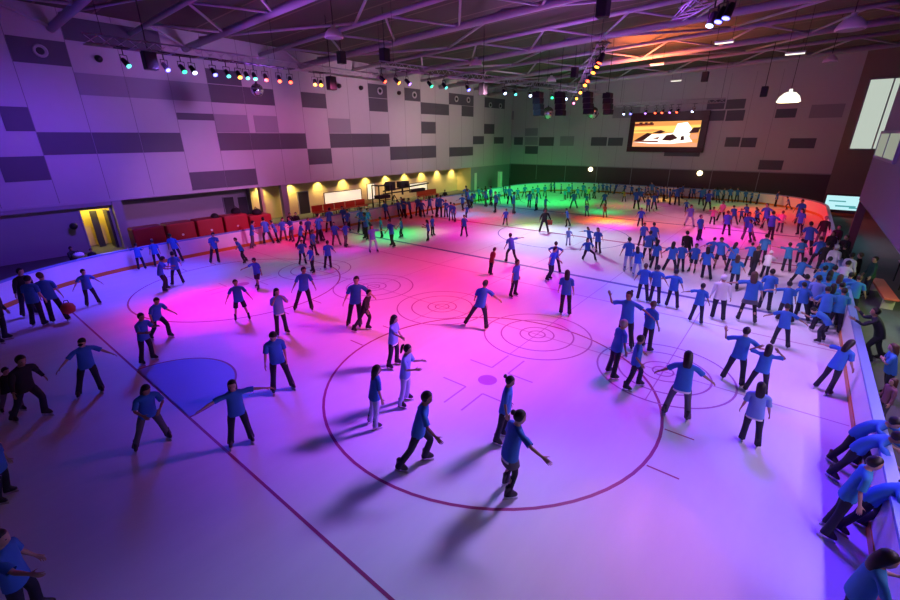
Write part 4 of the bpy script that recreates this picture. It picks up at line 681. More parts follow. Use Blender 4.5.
def person(rec,idx):
    x,y,yaw,h,pose,sh,pa,ha,label,group,shx,shy,hi=rec
    rs=random.Random(idx*7+1)
    p=POSES[pose];J=lambda s:rs.uniform(-s,s)
    far=not hi;k=5 if far else 1
    p=(p[0]+J(3),p[1]+J(5),tuple(a+J(4*k if i<3 else 2) for i,a in enumerate(p[2])),tuple(a+J(4*k if i<3 else 2) for i,a in enumerate(p[3])),tuple(a+J(2*min(k,3)) for a in p[4]),tuple(a+J(2*min(k,3)) for a in p[5]))
    p=p[:2]+((max(p[2][0],8),)+p[2][1:2]+(max(p[2][2],2),p[2][3]),(max(p[3][0],8),)+p[3][1:2]+(max(p[3][2],2),p[3][3]),(max(p[4][0],4),p[4][1],max(p[4][2],2)),(max(p[5][0],4),p[5][1],max(p[5][2],2)))
    G,t=solve(p,(J(8),J(18)))
    if sh=='W': G=G.copy()
    sc=h/1.76
    bl=[]
    lvl=1 if far else 2
    # ground: blades touch z=0, feet centred on the root
    fp=[]
    for sg,s in((1,'L'),(-1,'R')):
        tp=template('blade'+s,lambda:blade_cage(sg),0);bl.append(tp)
        fp.append(np.einsum('nb,bij,nj->ni',tp[1],G,tp[0])+tp[1]@t)
    zmin=min(f[:,2].min() for f in fp);c=(fp[0].mean(0)+fp[1].mean(0))/2
    wide=1.1 if sh=='W' else 1.0
    ca,sa=math.cos(-yaw),math.sin(-yaw);lx,ly=ca*shx-sa*shy,sa*shx+ca*shy
    def post(v):
        v=v-np.array([c[0],c[1],zmin]);v=v*sc
        q=np.clip(v[:,2:3]/h,0,1.05);v[:,0:1]=v[:,0:1]*(1+(wide-1)*np.clip(q*2,0,1))+lx*q;v[:,1:2]+=ly*q
        return v
    r=bpy.data.objects.new('person',None);COL.objects.link(r);r.empty_display_size=.2
    r.location=(x,y,0);r.rotation_euler=(0,0,yaw)
    r['label']=label;r['category']='person'
    if group: r['group']=group
    def part(name,tp,mats,par=None):
        o=bpy.data.objects.new(name,quick_mesh(name,skin(tp,G,t,post),tp[2],mats,tp[3]));COL.objects.link(o);o.parent=par or r;return o
    part('body',template('body',body_cage,lvl),[M[rs.choice(['skin_a','skin_a','skin_b'])],M['eye'],M['lip']])
    lng=sh in LONG
    part('jacket' if lng else 'shirt',template('shirt%d'%lng,lambda:shirt_cage(.5 if lng else .24,.80),1),[M[SHIRT[sh]]])
    if sh in 'lLh': part('undershirt_hem',template('hem',hem_cage,1),[M['cloth_white']])
    kind='shorts' if pa[0] in 'sS' else 'long'
    if pa=='L':
        part('leggings',template('legging',lambda:trouser_cage('legging'),1),[M['cloth_black']]);part('skirt',template('skirt',skirt_cage,1),[M['cloth_grey']])
    else: part('shorts' if kind=='shorts' else 'trousers',template(kind,lambda:trouser_cage(kind),1),[M[PANTS[pa]]])
    hk={'b':'s','g':'s','y':'p'}.get(ha,ha)
    part('cap' if ha in 'cC' else 'hair',template('hair'+hk,lambda:hair_cage(hk),1),[M[HAIRM.get(ha,'hair_dark')]])
    if ha=='y': part('scrunchie',template('scr',scrunchie_cage,1),[M['cloth_white']])
    for i,(sg,s) in enumerate(((1,'L'),(-1,'R'))):
        k=part('ice_skate',template('skate'+s,lambda:skate_cage(sg),1),[M['boot']])
        part('blade',bl[i],[M['steel']],k).data.polygons.foreach_set('use_smooth',[False]*len(bl[i][2]))
    return r
def hem_cage():
    c=Cage();P='pelvis'
    w=[{P:.8,'thigh'+('L' if k in(7,0,1) else 'R'):.2} if k not in(2,6) else {P:1} for k in range(8)]
    ids=torso(c,[((.75,.2,.142,.146),w),((.80,.198,.14,.144),w),((.86,.186,.128,.13),w)]);link(c,ids);return c
def scrunchie_cage():
    c=Cage();w={'head':1};prev=None;first=None
    for i in range(8):
        a=2*math.pi*i/8;q=[c.add(((.045+.018*math.cos(b))*math.cos(a),.118+.018*math.sin(b),1.665+(.045+.018*math.cos(b))*math.sin(a)),w) for b in np.linspace(0,2*math.pi,7)[:6]]
        if prev: c.bridge(prev,q)
        else: first=q
        prev=q
    c.bridge(prev,first);return c
PEOPLE=[
(0.762, 9.247, 0.101, 1.592, 'armsdown', 'b', 'd', 's', 'man in blue tee with arms held low, alone before the left boards below the doorway', '', 0.048, -0.061, 0),
(-1.096, 8.267, 2.537, 1.93, 'stand', 'b', 'd', 's', 'person in dark blue tee behind a taller one, standing left of the orange bag', '', 0.13, -0.163, 1),
(-1.132, 9.872, 0.276, 1.93, 'stand', 'k', 'd', 's', 'dark long-haired head behind the blue tee pair near the left boards', '', 0.169, -0.213, 1),
(-0.495, 8.089, 2.857, 1.93, 'stand', 'b', 'd', 'b', 'tall man in pale blue top and dark trousers holding the orange bag by left boards', '', -0.126, 0.158, 1),
(-2.156, 7.469, 1.016, 1.93, 'stand', 'k', 'd', 's', 'dark-clad person cut by the left edge of the picture beside the boards', '', 0.187, -0.235, 1),
(3.892, 13.639, 2.806, 1.402, 'leanb', 'b', 'd', 's', 'person in blue tee leaning on left boards just right of the grey pillar', '', -0.019, 0.024, 0),
(4.686, 13.65, 3.04, 1.467, 'stand', 'b', 'd', 's', 'blue tee skater against left boards, between pillar leaner and the two skaters facing each other', '', -0.017, 0.021, 0),
(5.78, 13.65, 2.653, 1.604, 'stand', 'b', 'd', 's', 'blue tee skater at left boards behind the pair facing each other', '', -0.187, 0.235, 0),
(3.36, 8.812, 1.118, 1.65, 'lean', 'b', 'd', 's', 'dark-haired skater of the pair by left boards, bending toward the partner', '', 0.0, -0.0, 0),
(4.019, 9.345, 3.191, 1.613, 'stand', 'b', 'd', 's', 'right skater of the pair by left boards, standing upright in blue tee', '', 0.061, -0.077, 0),
(6.818, 11.782, -0.2, 1.719, 'holdlow', 'b', 'd', 's', 'person in blue tee, hands clasped in front, before red blocks at left boards', '', 0.115, -0.145, 0),
(7.926, 10.484, -1.48, 1.473, 'strideL', 'b', 'd', 's', 'child in blue tee striding left with one arm reaching forward near red blocks', '', -0.179, 0.224, 0),
(6.056, 5.735, -1.146, 1.522, 'strideA', 'b', 's', 's', 'child in long blue tee on purple ice, skating left below the red blocks', '', 0.046, -0.058, 0),
(3.821, 2.718, -0.405, 1.624, 'armsdown', 'b', 's', 's', 'child in blue tee and dark shorts standing on the hot pink patch of ice', '', -0.002, 0.002, 1),
(4.053, 0.336, -0.135, 1.719, 'hface', 'l', 'd', 'l', 'long-haired woman with hands at her mouth and pale waistband, left of centre', '', 0.009, -0.011, 1),
(2.11, -2.922, -0.29, 1.81, 'pocket', 'b', 'd', 's', 'man in blue tee looking down, one hand low, right of the blue goal crease', '', -0.046, 0.058, 1),
(1.308, 3.432, 0.275, 1.65, 'leanstride', 'b', 'd', 's', 'skater in blue tee leaning forward, knees bent, behind a child near the goal line', '', -0.0, 0.0, 1),
(0.404, 1.848, 0.482, 1.632, 'hold', 'b', 'd', 's', 'child in blue tee with elbows bent standing at the goal line', '', 0.077, -0.097, 1),
(-1.229, 1.05, -0.2, 1.685, 'armsA', 'b', 'd', 'C', 'man in dark cap and blue tee with arms spread low on dim purple ice', '', 0.153, -0.192, 1),
(-0.935, -2.571, -0.094, 1.648, 'widehold', 'b', 'g', 'l', 'long-haired person, head tilted and legs apart, nearest the blue goal crease', '', 0.155, -0.195, 1),
(0.32, -4.148, -0.349, 1.658, 'armsT', 'b', 'd', 'l', 'long-haired girl with both arms stretched out, standing right of goal line', '', 0.041, -0.051, 1),
(-2.442, 0.9, 0.498, 1.815, 'stride', 'k', 'd', 's', 'dark-clad skater in black jacket gliding right near the left edge', '', 0.126, -0.158, 1),
(-2.683, 1.676, 0.342, 1.334, 'stride', 'k', 'g', 's', 'dim skater at left edge just left of the black jacket skater', '', 0.141, -0.177, 1),
(-3.269, -2.08, 1.092, 1.438, 'stand', 'b', 'd', 's', 'dim skater cut by the left edge midway down, only arm and leg showing', '', 0.18, -0.226, 1),
(-3.367, -5.53, 1.128, 1.7, 'armfwd', 'b', 'd', 's', 'dim blue tee person at bottom left corner with an arm reaching right', '', 0.0, -0.0, 1),
(1.521, 15.0, 0.369, 1.507, 'hold', 'k', 'd', 's', 'person in dark clothes slumped over the left boards with a pale bag', '', 0.0, -0.0, 1),
(2.26, 15.0, -0.18, 1.257, 'stand', 'k', 'd', 's', 'dark figure behind left boards below the yellow doorway', '', 0.0, -0.0, 1),
(5.79, 1.713, -0.537, 1.836, 'wide', 'b', 'd', 's', 'man in long blue tee striding toward camera left of the man and dark-jacket pair', '', 0.135, -0.17, 1),
(6.013, -1.127, -0.825, 1.93, 'armback', 'b', 'd', 's', 'man in blue tee beside dark-jacket skater, arm out to him', '', 0.169, -0.212, 1),
(5.958, -1.59, 0.38, 1.597, 'stride', 'k', 'k2', 's', 'skater all in black jacket pushing off, beside man in blue tee', '', 0.187, -0.235, 1),
(4.88, -4.369, 0.303, 1.672, 'armfwd', 'l', 'd', 'l', 'long-haired girl in pale tee standing in front of curly-haired one', '', 0.038, -0.047, 1),
(3.713, -5.965, 0.453, 1.682, 'hold', 'l', 'l2', 'p', 'curly-haired person in pale tee and blue striped trousers, forearms out', '', 0.062, -0.078, 1),
(2.607, -6.008, 1.241, 1.613, 'stand', 'b', 'w', 'l', 'ponytailed girl in pale trousers and blue tee standing inside the red circle edge', '', 0.099, -0.124, 1),
(2.228, -7.672, 0.611, 1.863, 'stride', 'b', 'd', 's', 'boy in blue tee striding right just inside the large red circle', '', 0.115, -0.145, 1),
(4.023, -8.691, 0.269, 1.649, 'stand', 'h', 'd', 'n', 'person with tied hair and white hem, half hidden by the skirted woman', '', 0.083, -0.104, 1),
(2.844, -9.59, 1.027, 1.853, 'armR', 'h', 'L', 'n', 'woman in short skirt over leggings with one arm out, nearest in the red circle', '', 0.064, -0.08, 1),
(8.709, -4.666, 1.831, 1.817, 'wideA', 'b', 'd', 's', 'man seen from behind pushing off wide between two pink curling rings', '', 0.187, -0.235, 1),
(14.314, -1.591, 1.099, 1.388, 'stand', 'r', 'd', 's', 'small child in dark red skating on the hot pink ice', '', 0.161, -0.202, 0),
(16.928, -1.248, -3.663, 1.65, 'leanarm', 'b', 'd', 's', 'skater leaning forward with arm stretched left beyond the small red-clad child', '', 0.0, -0.0, 0),
(12.279, -4.124, -0.181, 1.655, 'stand', 'b', 'd', 's', 'slim person in blue tee standing beyond the wide-striding man', '', 0.057, -0.072, 0),
(15.269, -4.297, -0.088, 1.65, 'armR', 'b', 'd', 's', 'man in blue tee with arm forward, in front of akimbo friend', '', 0.127, -0.16, 0),
(16.623, -4.071, 1.814, 1.604, 'akimbo', 'b', 'd', 's', 'person with elbows out wide, hidden behind man with arm forward', '', -0.05, 0.063, 0),
(11.776, -6.742, 1.959, 1.781, 'stand', 'b', 'd', 'l', 'long-haired woman seen from behind in blue tee and dark leggings, by curling rings', '', -0.04, 0.051, 1),
(25.051, 0.892, -1.117, 1.785, 'wide', 'k', 'd', 's', 'adult in dark top holding a red bag on the pale ice at centre', '', 0.097, -0.122, 0),
(25.637, 4.493, -0.853, 1.316, 'stand', 'b', 'd', 's', 'small child alone on the pinkish ice left of adult with red bag', '', 0.064, -0.081, 0),
(20.558, 4.702, -1.454, 1.526, 'hface1', 'b', 'd', 's', 'skater with hand to face, legs apart, on the purple ice beyond the rings', '', -0.005, 0.006, 0),
(28.166, 0.4, -2.567, 1.445, 'stride', 'b', 'd', 's', 'skater striding left right of the adult with red bag', '', -0.082, 0.103, 0),
(22.4, -2.155, -1.175, 1.15, 'stand', 'l', 'l2', 's', 'small child in pale blue top and trousers on the white lit ice', '', -0.026, 0.033, 0),
(22.762, -3.509, -1.749, 1.312, 'armsT', 'b', 'd', 'l', 'long-haired girl with arm stretched left, reaching toward pale blue child', '', -0.187, 0.235, 0),
(21.593, -4.386, -1.592, 1.542, 'stand', 'b', 'd', 'l', 'long-haired girl standing right of the girl with outstretched arm', '', -0.112, 0.14, 0),
(19.819, -4.566, -0.877, 1.5, 'crouch', 'b', 'd', 'l', 'girl sinking into a lunge below the outstretched-arm girl', '', -0.187, 0.235, 0),
(33.268, 0.924, -1.21, 1.15, 'stand', 'b', 'd', 's', 'small child on the far red-green border of light, left of toppled child', '', -0.077, 0.096, 0),
(18.976, -6.885, 2.006, 1.759, 'stand', 'b', 'l2', 's', 'light-trousered man seen from behind, left end of the mid-right group', '', -0.077, 0.097, 0),
(18.244, -7.561, 1.985, 1.546, 'stand', 'b', 'l2', 'l', 'person all in mid blue beside the light-trousered man', '', -0.143, 0.18, 0),
(24.873, -5.891, -0.806, 1.503, 'stand', 'b', 'd', 's', 'skater in blue beyond the white-hemmed skater on the magenta ice', '', 0.01, -0.013, 0),
(21.695, -7.047, 1.797, 1.678, 'stand', 'h', 'd', 's', 'skater with white hem showing under blue tee, right of light-trousered man', '', 0.039, -0.049, 0),
(24.592, -6.784, 1.609, 1.645, 'stand', 'b', 'd', 's', 'skater partly hidden behind the white-hemmed skater', '', -0.187, 0.235, 0),
(31.409, -3.987, -1.147, 1.436, 'stand', 'b', 'd', 's', 'lone slim skater on the magenta edge of light beyond the mid-right group', '', -0.088, 0.111, 0),
(20.123, -7.815, 1.257, 1.576, 'stand', 'b', 'd', 'l', 'long-haired skater right of the white-hemmed skater', '', -0.002, 0.003, 0),
(20.058, -8.592, 1.574, 1.644, 'wide', 'b', 'd', 'l', 'skater standing legs apart, third from left in the arm-linked mid row', '', -0.057, 0.072, 0),
(20.576, -8.992, 1.379, 1.502, 'stand', 'b', 'd', 's', 'skater directly in front of the black-topped person', '', -0.049, 0.062, 0),
(22.826, -8.879, 1.719, 1.715, 'stand', 'k', 'd', 's', 'person in black top in the mid-right crowd', '', -0.187, 0.235, 0),
(20.722, -9.466, -1.784, 1.492, 'stand', 'b', 'S', 's', 'bare-legged child in shorts in the mid-right crowd', '', 0.004, -0.005, 0),
(19.909, -10.262, 1.677, 1.617, 'stand', 'b', 'd', 'l', 'stocky skater with big bushy hair seen from behind', '', -0.121, 0.151, 0),
(23.158, -9.649, 1.862, 1.433, 'armsA', 'b', 'd', 's', 'skater with arms spread behind the bushy-haired skater', '', 0.149, -0.187, 0),
(22.104, -10.552, -1.485, 1.761, 'armsA', 'b', 'S2', 's', 'skater in dark shorts with knees bare, right of bushy-haired skater', '', -0.146, 0.184, 0),
(21.835, -10.931, 1.119, 1.539, 'stand', 'b', 'd', 'l', 'skater with bowed head behind the brown long-haired girl', '', 0.06, -0.075, 0),
(19.028, -11.467, 1.452, 1.568, 'stand', 't', 'd', 'B', 'brown long-haired girl in teal tee before the skater with bowed head', '', -0.088, 0.11, 0),
(14.784, -11.441, 1.642, 1.729, 'stand', 'W', 'd', 'c', 'large adult in white jacket and white cap seen from behind', '', -0.052, 0.066, 1),
(13.98, -10.849, 1.506, 1.52, 'armL', 'b', 'd', 's', 'skater with one arm reaching left, standing left of white jacketed adult', '', -0.009, 0.011, 1),
(15.147, -8.656, 1.792, 1.61, 'stand', 'b', 'd', 'b', 'left one of two friends seen from behind standing close together', '', -0.014, 0.018, 0),
(15.088, -9.144, 1.767, 1.626, 'stand', 'b', 'd', 's', 'right one of two friends seen from behind standing close together', '', -0.066, 0.083, 0),
(15.049, -9.815, 1.556, 1.592, 'armL', 'b', 'd', 's', 'skater with arm out to the two close friends on her left', '', -0.031, 0.039, 0),
(10.359, -9.427, -1.502, 1.93, 'armup', 'b', 'd', 'n', 'woman waving with one raised arm, behind the two walking men', '', -0.069, 0.087, 1),
(10.65, -10.03, 1.068, 1.663, 'stand', 'b', 'd', 'b', 'tall balding man standing sideways right of the waving woman', '', -0.008, 0.01, 1),
(8.333, -9.7, 0.786, 1.742, 'stand', 'b', 'd', 'g', 'broad man in blue tee walking beside a dark-trousered boy', '', 0.066, -0.083, 1),
(8.077, -10.387, 0.383, 1.619, 'pocketR', 'b', 'd', 's', 'boy in blue tee and dark trousers right of the broad man, by curling rings', '', -0.049, 0.062, 1),
(7.403, -11.583, 1.766, 1.794, 'armsA', 'h', 'g', 'l', 'long-haired woman in blue tee, seen from behind, arms spread over curling rings', '', -0.015, 0.019, 1),
(10.042, -12.46, 1.414, 1.686, 'armupL', 'b', 'd', 's', 'woman with raised left hand beside the one holding her head', '', 0.017, -0.021, 1),
(9.777, -13.003, 7.829, 1.46, 'hhead', 'b', 'd', 'l', 'long-haired woman with both hands on her head', '', 0.014, -0.018, 1),
(7.35, -13.108, 7.813, 1.555, 'stand', 'l', 'd', 'l', 'person in pale blue tee seen from behind below the woman holding her head', '', -0.064, 0.08, 1),
(13.517, -13.39, 7.898, 1.507, 'armsA', 'b', 'd', 's', 'person in blue tee with arms half spread, in front of the dense crowd', '', -0.104, 0.131, 1),
(10.997, -14.4, 7.207, 1.518, 'armL', 'b', 'd', 'l', 'long-haired girl steadying herself on the right boards, one arm out', '', 0.187, -0.235, 1),
(14.748, -14.4, 2.87, 1.35, 'bend', 'b', 'd', 's', 'child bending forward beside the right boards', '', 0.0, -0.0, 0),
(15.158, -12.303, 1.767, 1.93, 'armL', 'b', 'L', 'B', 'long-haired girl in dark skirt, right of large white jacketed adult', '', -0.078, 0.098, 1),
(16.944, -12.714, 7.853, 1.666, 'stand', 'b', 'd', 's', 'tall person in blue tee with legs apart in mid-right crowd front', '', -0.026, 0.033, 1),
(16.07, -13.413, 7.99, 1.559, 'armL', 'b', 'd', 's', 'skater with arm out left at the left corner of the dense crowd', '', -0.13, 0.163, 1),
(16.563, -13.903, 7.791, 1.489, 'stand', 'b', 'd', 's', 'skater second from the left in the front of the dense crowd', '', -0.187, 0.235, 0),
(17.447, -13.952, 7.792, 1.577, 'stand', 'b', 'd', 's', 'skater behind the front pair in the dense crowd', '', -0.187, 0.235, 1),
(16.876, -14.246, 7.775, 1.736, 'stand', 'l', 'd', 's', 'broad skater in pale blue tee in the dense crowd front', '', -0.164, 0.207, 1),
(17.318, -14.4, 7.594, 1.618, 'stand', 't', 'd', 's', 'skater in teal tee at the right of the dense crowd front', '', -0.055, 0.07, 1),
(15.703, -14.355, 8.113, 1.65, 'lean', 'v', 'd', 's', 'skater in violet-lit top leaning beside the board end', '', 0.0, -0.0, 1),
(23.659, -13.192, 7.835, 1.514, 'armsT', 't', 'd', 's', 'skater seen from behind with both arms wide, left of the right gate crowd', '', -0.119, 0.15, 0),
(24.723, -12.025, 1.42, 1.6, 'stand', 't', 'd', 's', 'skater in teal tee behind the white capped man', '', 0.0, -0.0, 1),
(21.723, -12.39, 1.059, 1.383, 'hold', 'W', 'd', 'c', 'man in white top and white cap, middle of the right crowd', '', 0.016, -0.02, 0),
(21.613, -11.918, 0.555, 1.55, 'stand', 'k', 'd', 'b', 'skater in dark top left of the white capped man', '', 0.0, -0.0, 1),
(23.434, -11.586, 1.787, 1.329, 'armL', 'b', 'd', 's', 'skater leaning left with one arm out, beyond the girl with brown hair', '', -0.008, 0.01, 0),
(21.419, -13.693, 7.289, 1.5, 'crouch', 't', 'd', 's', 'crouching skater in teal tee at the edge of the right crowd', '', -0.069, 0.087, 0),
(25.972, -13.693, 7.994, 1.362, 'stand', 't', 'd', 's', 'skater in teal beyond the crouching one, right of wide-armed skater', '', -0.11, 0.138, 0),
(28.253, -13.973, 7.813, 1.93, 'stand', 'b', 'd', 's', 'tall skater in dark blue against the red-lit ice near right boards', '', -0.187, 0.235, 0),
(25.475, -14.277, 8.147, 1.65, 'lean', 'b', 'd', 's', 'skater in dark blue leaning near the right gate', '', -0.0, 0.0, 0),
(20.621, -14.472, 7.953, 1.65, 'stand', 't', 'd', 's', 'teal tee person in the gate crowd below the white capped one', '', 0.0, -0.0, 1),
(18.802, -14.274, 7.781, 1.65, 'stand', 't', 'd', 's', 'teal tee person at left side of the gate crowd', '', 0.0, -0.0, 1),
(18.283, -14.421, 7.772, 1.6, 'stand', 't', 'd', 'l', 'long-haired person in teal tee inside the gate crowd', '', 0.0, -0.0, 1),
(17.86, -14.692, 7.583, 1.6, 'stand', 't', 'd', 'B', 'brown-haired person in teal tee inside the gate crowd', '', 0.0, -0.0, 1),
(23.244, -14.776, 7.425, 1.7, 'stand', 'w', 'd', 'c', 'white capped person at the back of the gate crowd', '', 0.0, -0.0, 1),
(20.241, -14.989, 7.231, 1.65, 'hold', 'w', 'd', 's', 'person in white top at the right side of gate crowd', '', 0.0, -0.0, 1),
(21.742, -15.178, 7.055, 1.7, 'stand', 'w', 'd', 's', 'person in white top standing at the back right of gate crowd', '', 0.0, -0.0, 1),
(22.225, -15.508, 2.855, 1.65, 'stand', 'k', 'd', 'b', 'person with pale head turned left behind the gate crowd', '', 0.0, -0.0, 1),
(18.139, -15.258, 7.732, 1.6, 'armback', 't', 'd', 'b', 'brown-haired person in teal tee leaning on the end of the right boards', '', 0.0, -0.0, 1),
(15.955, -14.745, 7.919, 1.6, 'hold', 't', 'd', 's', 'person in teal and white squeezed against the right board end', '', 0.0, -0.0, 1),
(31.899, -14.549, 4.484, 1.8, 'stand', 'k', 'g', 'g', 'grey-haired man in dark clothes standing under the lit far right sign', '', 0.0, -0.0, 1),
(29.383, -15.08, 4.289, 1.7, 'stand', 'k', 'd', 's', 'dim person right of the grey-haired man under the lit sign', '', 0.0, -0.0, 1),
(21.503, -15.941, 3.532, 1.7, 'stand', 'G', 'd', 's', 'dim green-clad person standing behind right boards under the purple gallery', '', 0.0, -0.0, 1),
(14.007, -15.638, 3.142, 1.78, 'leanphone', 'n', 'n2', 's', 'photographer in navy leaning over with a glowing phone beside the red bench', '', 0.0, -0.0, 1),
(11.645, -15.704, 3.285, 1.549, 'fold', 'b', 'd', 'B', 'brown-haired person with folded arms standing behind right boards', '', -0.172, 0.216, 1),
(10.113, -15.42, 3.457, 1.2, 'stand', 'm', 'g', 'B', 'blurred person in mauve at right edge below the folded-arm person', '', 0.0, -0.0, 1),
(7.795, -14.72, 5.832, 1.62, 'bendover', 'b', 'd', 's', 'skater in blue tee bent over the right boards, leg kicked back, uppermost of three', '', 0.0, -0.0, 1),
(7.236, -14.72, 5.822, 1.62, 'bendover', 'b', 'd', 's', 'skater in blue tee bent over right boards, middle of three', '', 0.0, -0.0, 1),
(5.798, -14.72, 5.964, 1.6, 'lean2', 'b', 'd', 'y', 'girl with white scrunchie leaning at the right boards, lowest of three', '', -0.0, 0.0, 1),
(5.468, -14.392, 6.254, 1.598, 'stand', 't', 'd', 's', 'person in teal tee behind girl with white scrunchie, cut by the right edge', '', 0.187, -0.235, 1),
(3.446, -14.512, 6.523, 1.65, 'hold', 't', 'd', 'l', 'dark-haired person in teal tee at the bottom right corner', '', 0.0, -0.0, 1),
(19.257, -14.598, 7.768, 1.6, 'stand', 't', 'd', 's', 'teal tee person deep in the gate crowd, behind the long-haired one', '', 0.0, -0.0, 1),
(16.71, -14.7, 7.839, 1.6, 'hold', 't', 'd', 's', 'teal tee person by the board end, right of the brown-haired one', '', 0.0, -0.0, 1),
(18.639, -15.05, 7.57, 1.55, 'stand', 'b', 'd', 's', 'short person in blue tee between two white tops in the gate crowd', '', 0.0, -0.0, 1),
(16.325, -14.444, 7.762, 1.6, 'stand', 't', 'd', 'l', 'long-haired teal tee person just above the board end', '', 0.0, -0.0, 1),
(23.624, -15.044, 7.591, 1.7, 'stand', 'k', 'd', 's', 'person in black top behind the white tops in the gate crowd', '', 0.0, -0.0, 1),
(24.038, -14.49, 7.962, 1.65, 'stand', 'k', 'd', 's', 'dark-clad person just left of the white capped one in the gate crowd', '', 0.0, -0.0, 1),
(27.11, -14.754, 4.294, 1.7, 'stand', 'k', 'd', 's', 'dim person below the lit sign, right of the leaning dark blue skater', '', 0.0, -0.0, 1),
(26.273, -15.268, 4.1, 1.7, 'stand', 'k', 'd', 'b', 'dim person standing behind the gate crowd near the dark pillar', '', 0.0, -0.0, 1),
(13.814, 15.2, -0.537, 1.542, 'stand', 'k', 'd', 's', 'left dark head behind the far left boards, in front of cream alcove pillar', '', 0.0, -0.0, 1),
(14.291, 15.2, -0.55, 1.515, 'stand', 'k', 'd', 's', 'right dark head behind the far left boards, in front of cream alcove pillar', '', 0.0, -0.0, 1),
(31.38, 15.2, -0.886, 1.538, 'stand', 'k', 'd', 's', 'dark figure behind far left boards right of the red seats', '', 0.0, -0.0, 1),
(24.705, 9.147, 2.591, 1.54, 'hold', 'b', 'g', 's', 'blue tee skater first from left under green light by far left boards', 'skaters under the green light by the far left boards', 0.006, -0.007, 0),
(24.655, 8.685, -1.956, 1.54, 'armback', 'b', 'g', 's', 'blue tee skater second from left under green light by far left boards', 'skaters under the green light by the far left boards', 0.003, -0.003, 0),
(33.425, 13.65, 2.2, 1.93, 'stride', 'b', 'd', 'b', 'blue tee skater third from left under green light by far left boards', 'skaters under the green light by the far left boards', -0.187, 0.235, 0),
(35.478, 13.65, 0.079, 1.574, 'armback', 'b', 'k', 'b', 'blue tee skater fourth from left under green light by far left boards', 'skaters under the green light by the far left boards', -0.187, 0.235, 0),
(29.554, 11.537, -1.451, 1.573, 'stride', 'b', 'd', 's', 'blue tee skater fifth from left under green light by far left boards', 'skaters under the green light by the far left boards', -0.004, 0.005, 0),
(26.694, 9.068, -1.459, 1.15, 'stride', 'b', 'd', 's', 'blue tee skater sixth from left under green light by far left boards', 'skaters under the green light by the far left boards', 0.049, -0.061, 0),
(30.868, 11.792, -2.513, 1.93, 'armsdown', 'b', 'd', 's', 'blue tee skater seventh from left under green light by far left boards', 'skaters under the green light by the far left boards', -0.13, 0.163, 0),
(31.327, 11.883, -1.994, 1.426, 'armback', 'b', 'k', 'l', 'blue tee skater eighth from left under green light by far left boards', 'skaters under the green light by the far left boards', 0.05, -0.063, 0),
(33.883, 13.345, -0.953, 1.225, 'stand', 'b', 'd', 's', 'blue tee skater ninth from left under green light by far left boards', 'skaters under the green light by the far left boards', -0.01, 0.013, 0),
(36.707, 13.65, 0.589, 1.579, 'stride', 'b', 'd', 's', 'blue tee skater tenth from left under green light by far left boards', 'skaters under the green light by the far left boards', -0.187, 0.235, 0),
(36.239, 13.65, -2.024, 1.403, 'stride', 'b', 'g', 'l', 'blue tee skater eleventh from left under green light by far left boards', 'skaters under the green light by the far left boards', -0.171, 0.215, 0),
(32.899, 11.172, -2.029, 1.847, 'hold', 'b', 'g', 'l', 'blue tee skater twelfth from left under green light by far left boards', 'skaters under the green light by the far left boards', -0.027, 0.033, 0),
(33.749, 11.135, -2.04, 1.93, 'armsdown', 'b', 'd', 's', 'blue tee skater thirteenth from left under green light by far left boards', 'skaters under the green light by the far left boards', -0.033, 0.041, 0),
(30.366, 8.472, -2.05, 1.93, 'armback', 'b', 'd', 'b', 'blue tee skater fourteenth from left under green light by far left boards', 'skaters under the green light by the far left boards', -0.037, 0.046, 0),
(35.404, 11.228, 1.781, 1.222, 'armback', 't', 'd', 'b', 'teal-topped skater fifteenth from left under green light by far left boards', 'skaters under the green light by the far left boards', -0.026, 0.032, 0),
(40.441, 13.65, -2.594, 1.259, 'stand', 'b', 'd', 'l', 'blue tee skater sixteenth from left under green light by far left boards', 'skaters under the green light by the far left boards', -0.146, 0.183, 0),
(39.154, 12.674, -1.551, 1.316, 'armsdown', 'b', 'd', 'l', 'blue tee skater seventeenth from left under green light by far left boards', 'skaters under the green light by the far left boards', -0.033, 0.041, 0),
(35.461, 9.936, -0.688, 1.93, 'armsdown', 'b', 'k', 'l', 'blue tee skater eighteenth from left under green light by far left boards', 'skaters under the green light by the far left boards', -0.052, 0.065, 0),
(30.913, 6.788, 0.524, 1.93, 'hold', 'b', 'g', 's', 'blue tee skater nineteenth from left under green light by far left boards', 'skaters under the green light by the far left boards', -0.056, 0.07, 0),
(39.215, 11.163, 2.087, 1.294, 'hold', 'b', 'd', 'b', 'blue tee skater twentieth from left under green light by far left boards', 'skaters under the green light by the far left boards', -0.04, 0.05, 0),
(41.074, 11.451, -0.719, 1.443, 'armsdown', 'b', 'd', 's', 'blue tee skater twenty-first from left under green light by far left boards', 'skaters under the green light by the far left boards', 0.021, -0.027, 0),
(34.825, 7.4, 1.712, 1.625, 'stand', 'b', 'd', 'l', 'blue tee skater twenty-second from left under green light by far left boards', 'skaters under the green light by the far left boards', 0.001, -0.001, 0),
(40.907, 10.213, 2.403, 1.311, 'stand', 't', 'd', 's', 'teal-topped skater twenty-third from left under green light by far left boards', 'skaters under the green light by the far left boards', -0.051, 0.064, 0),
(33.586, 5.986, -2.667, 1.562, 'stand', 'b', 'k', 'l', 'blue tee skater twenty-fourth from left under green light by far left boards', 'skaters under the green light by the far left boards', -0.005, 0.006, 0),
(41.295, 9.668, -0.752, 1.526, 'stride', 'b', 'g', 'b', 'blue tee skater twenty-fifth from left under green light by far left boards', 'skaters under the green light by the far left boards', -0.187, 0.235, 0),
(43.248, 9.911, 1.678, 1.351, 'armsdown', 'b', 'k', 's', 'blue tee skater twenty-sixth from left under green light by far left boards', 'skaters under the green light by the far left boards', -0.061, 0.076, 0),
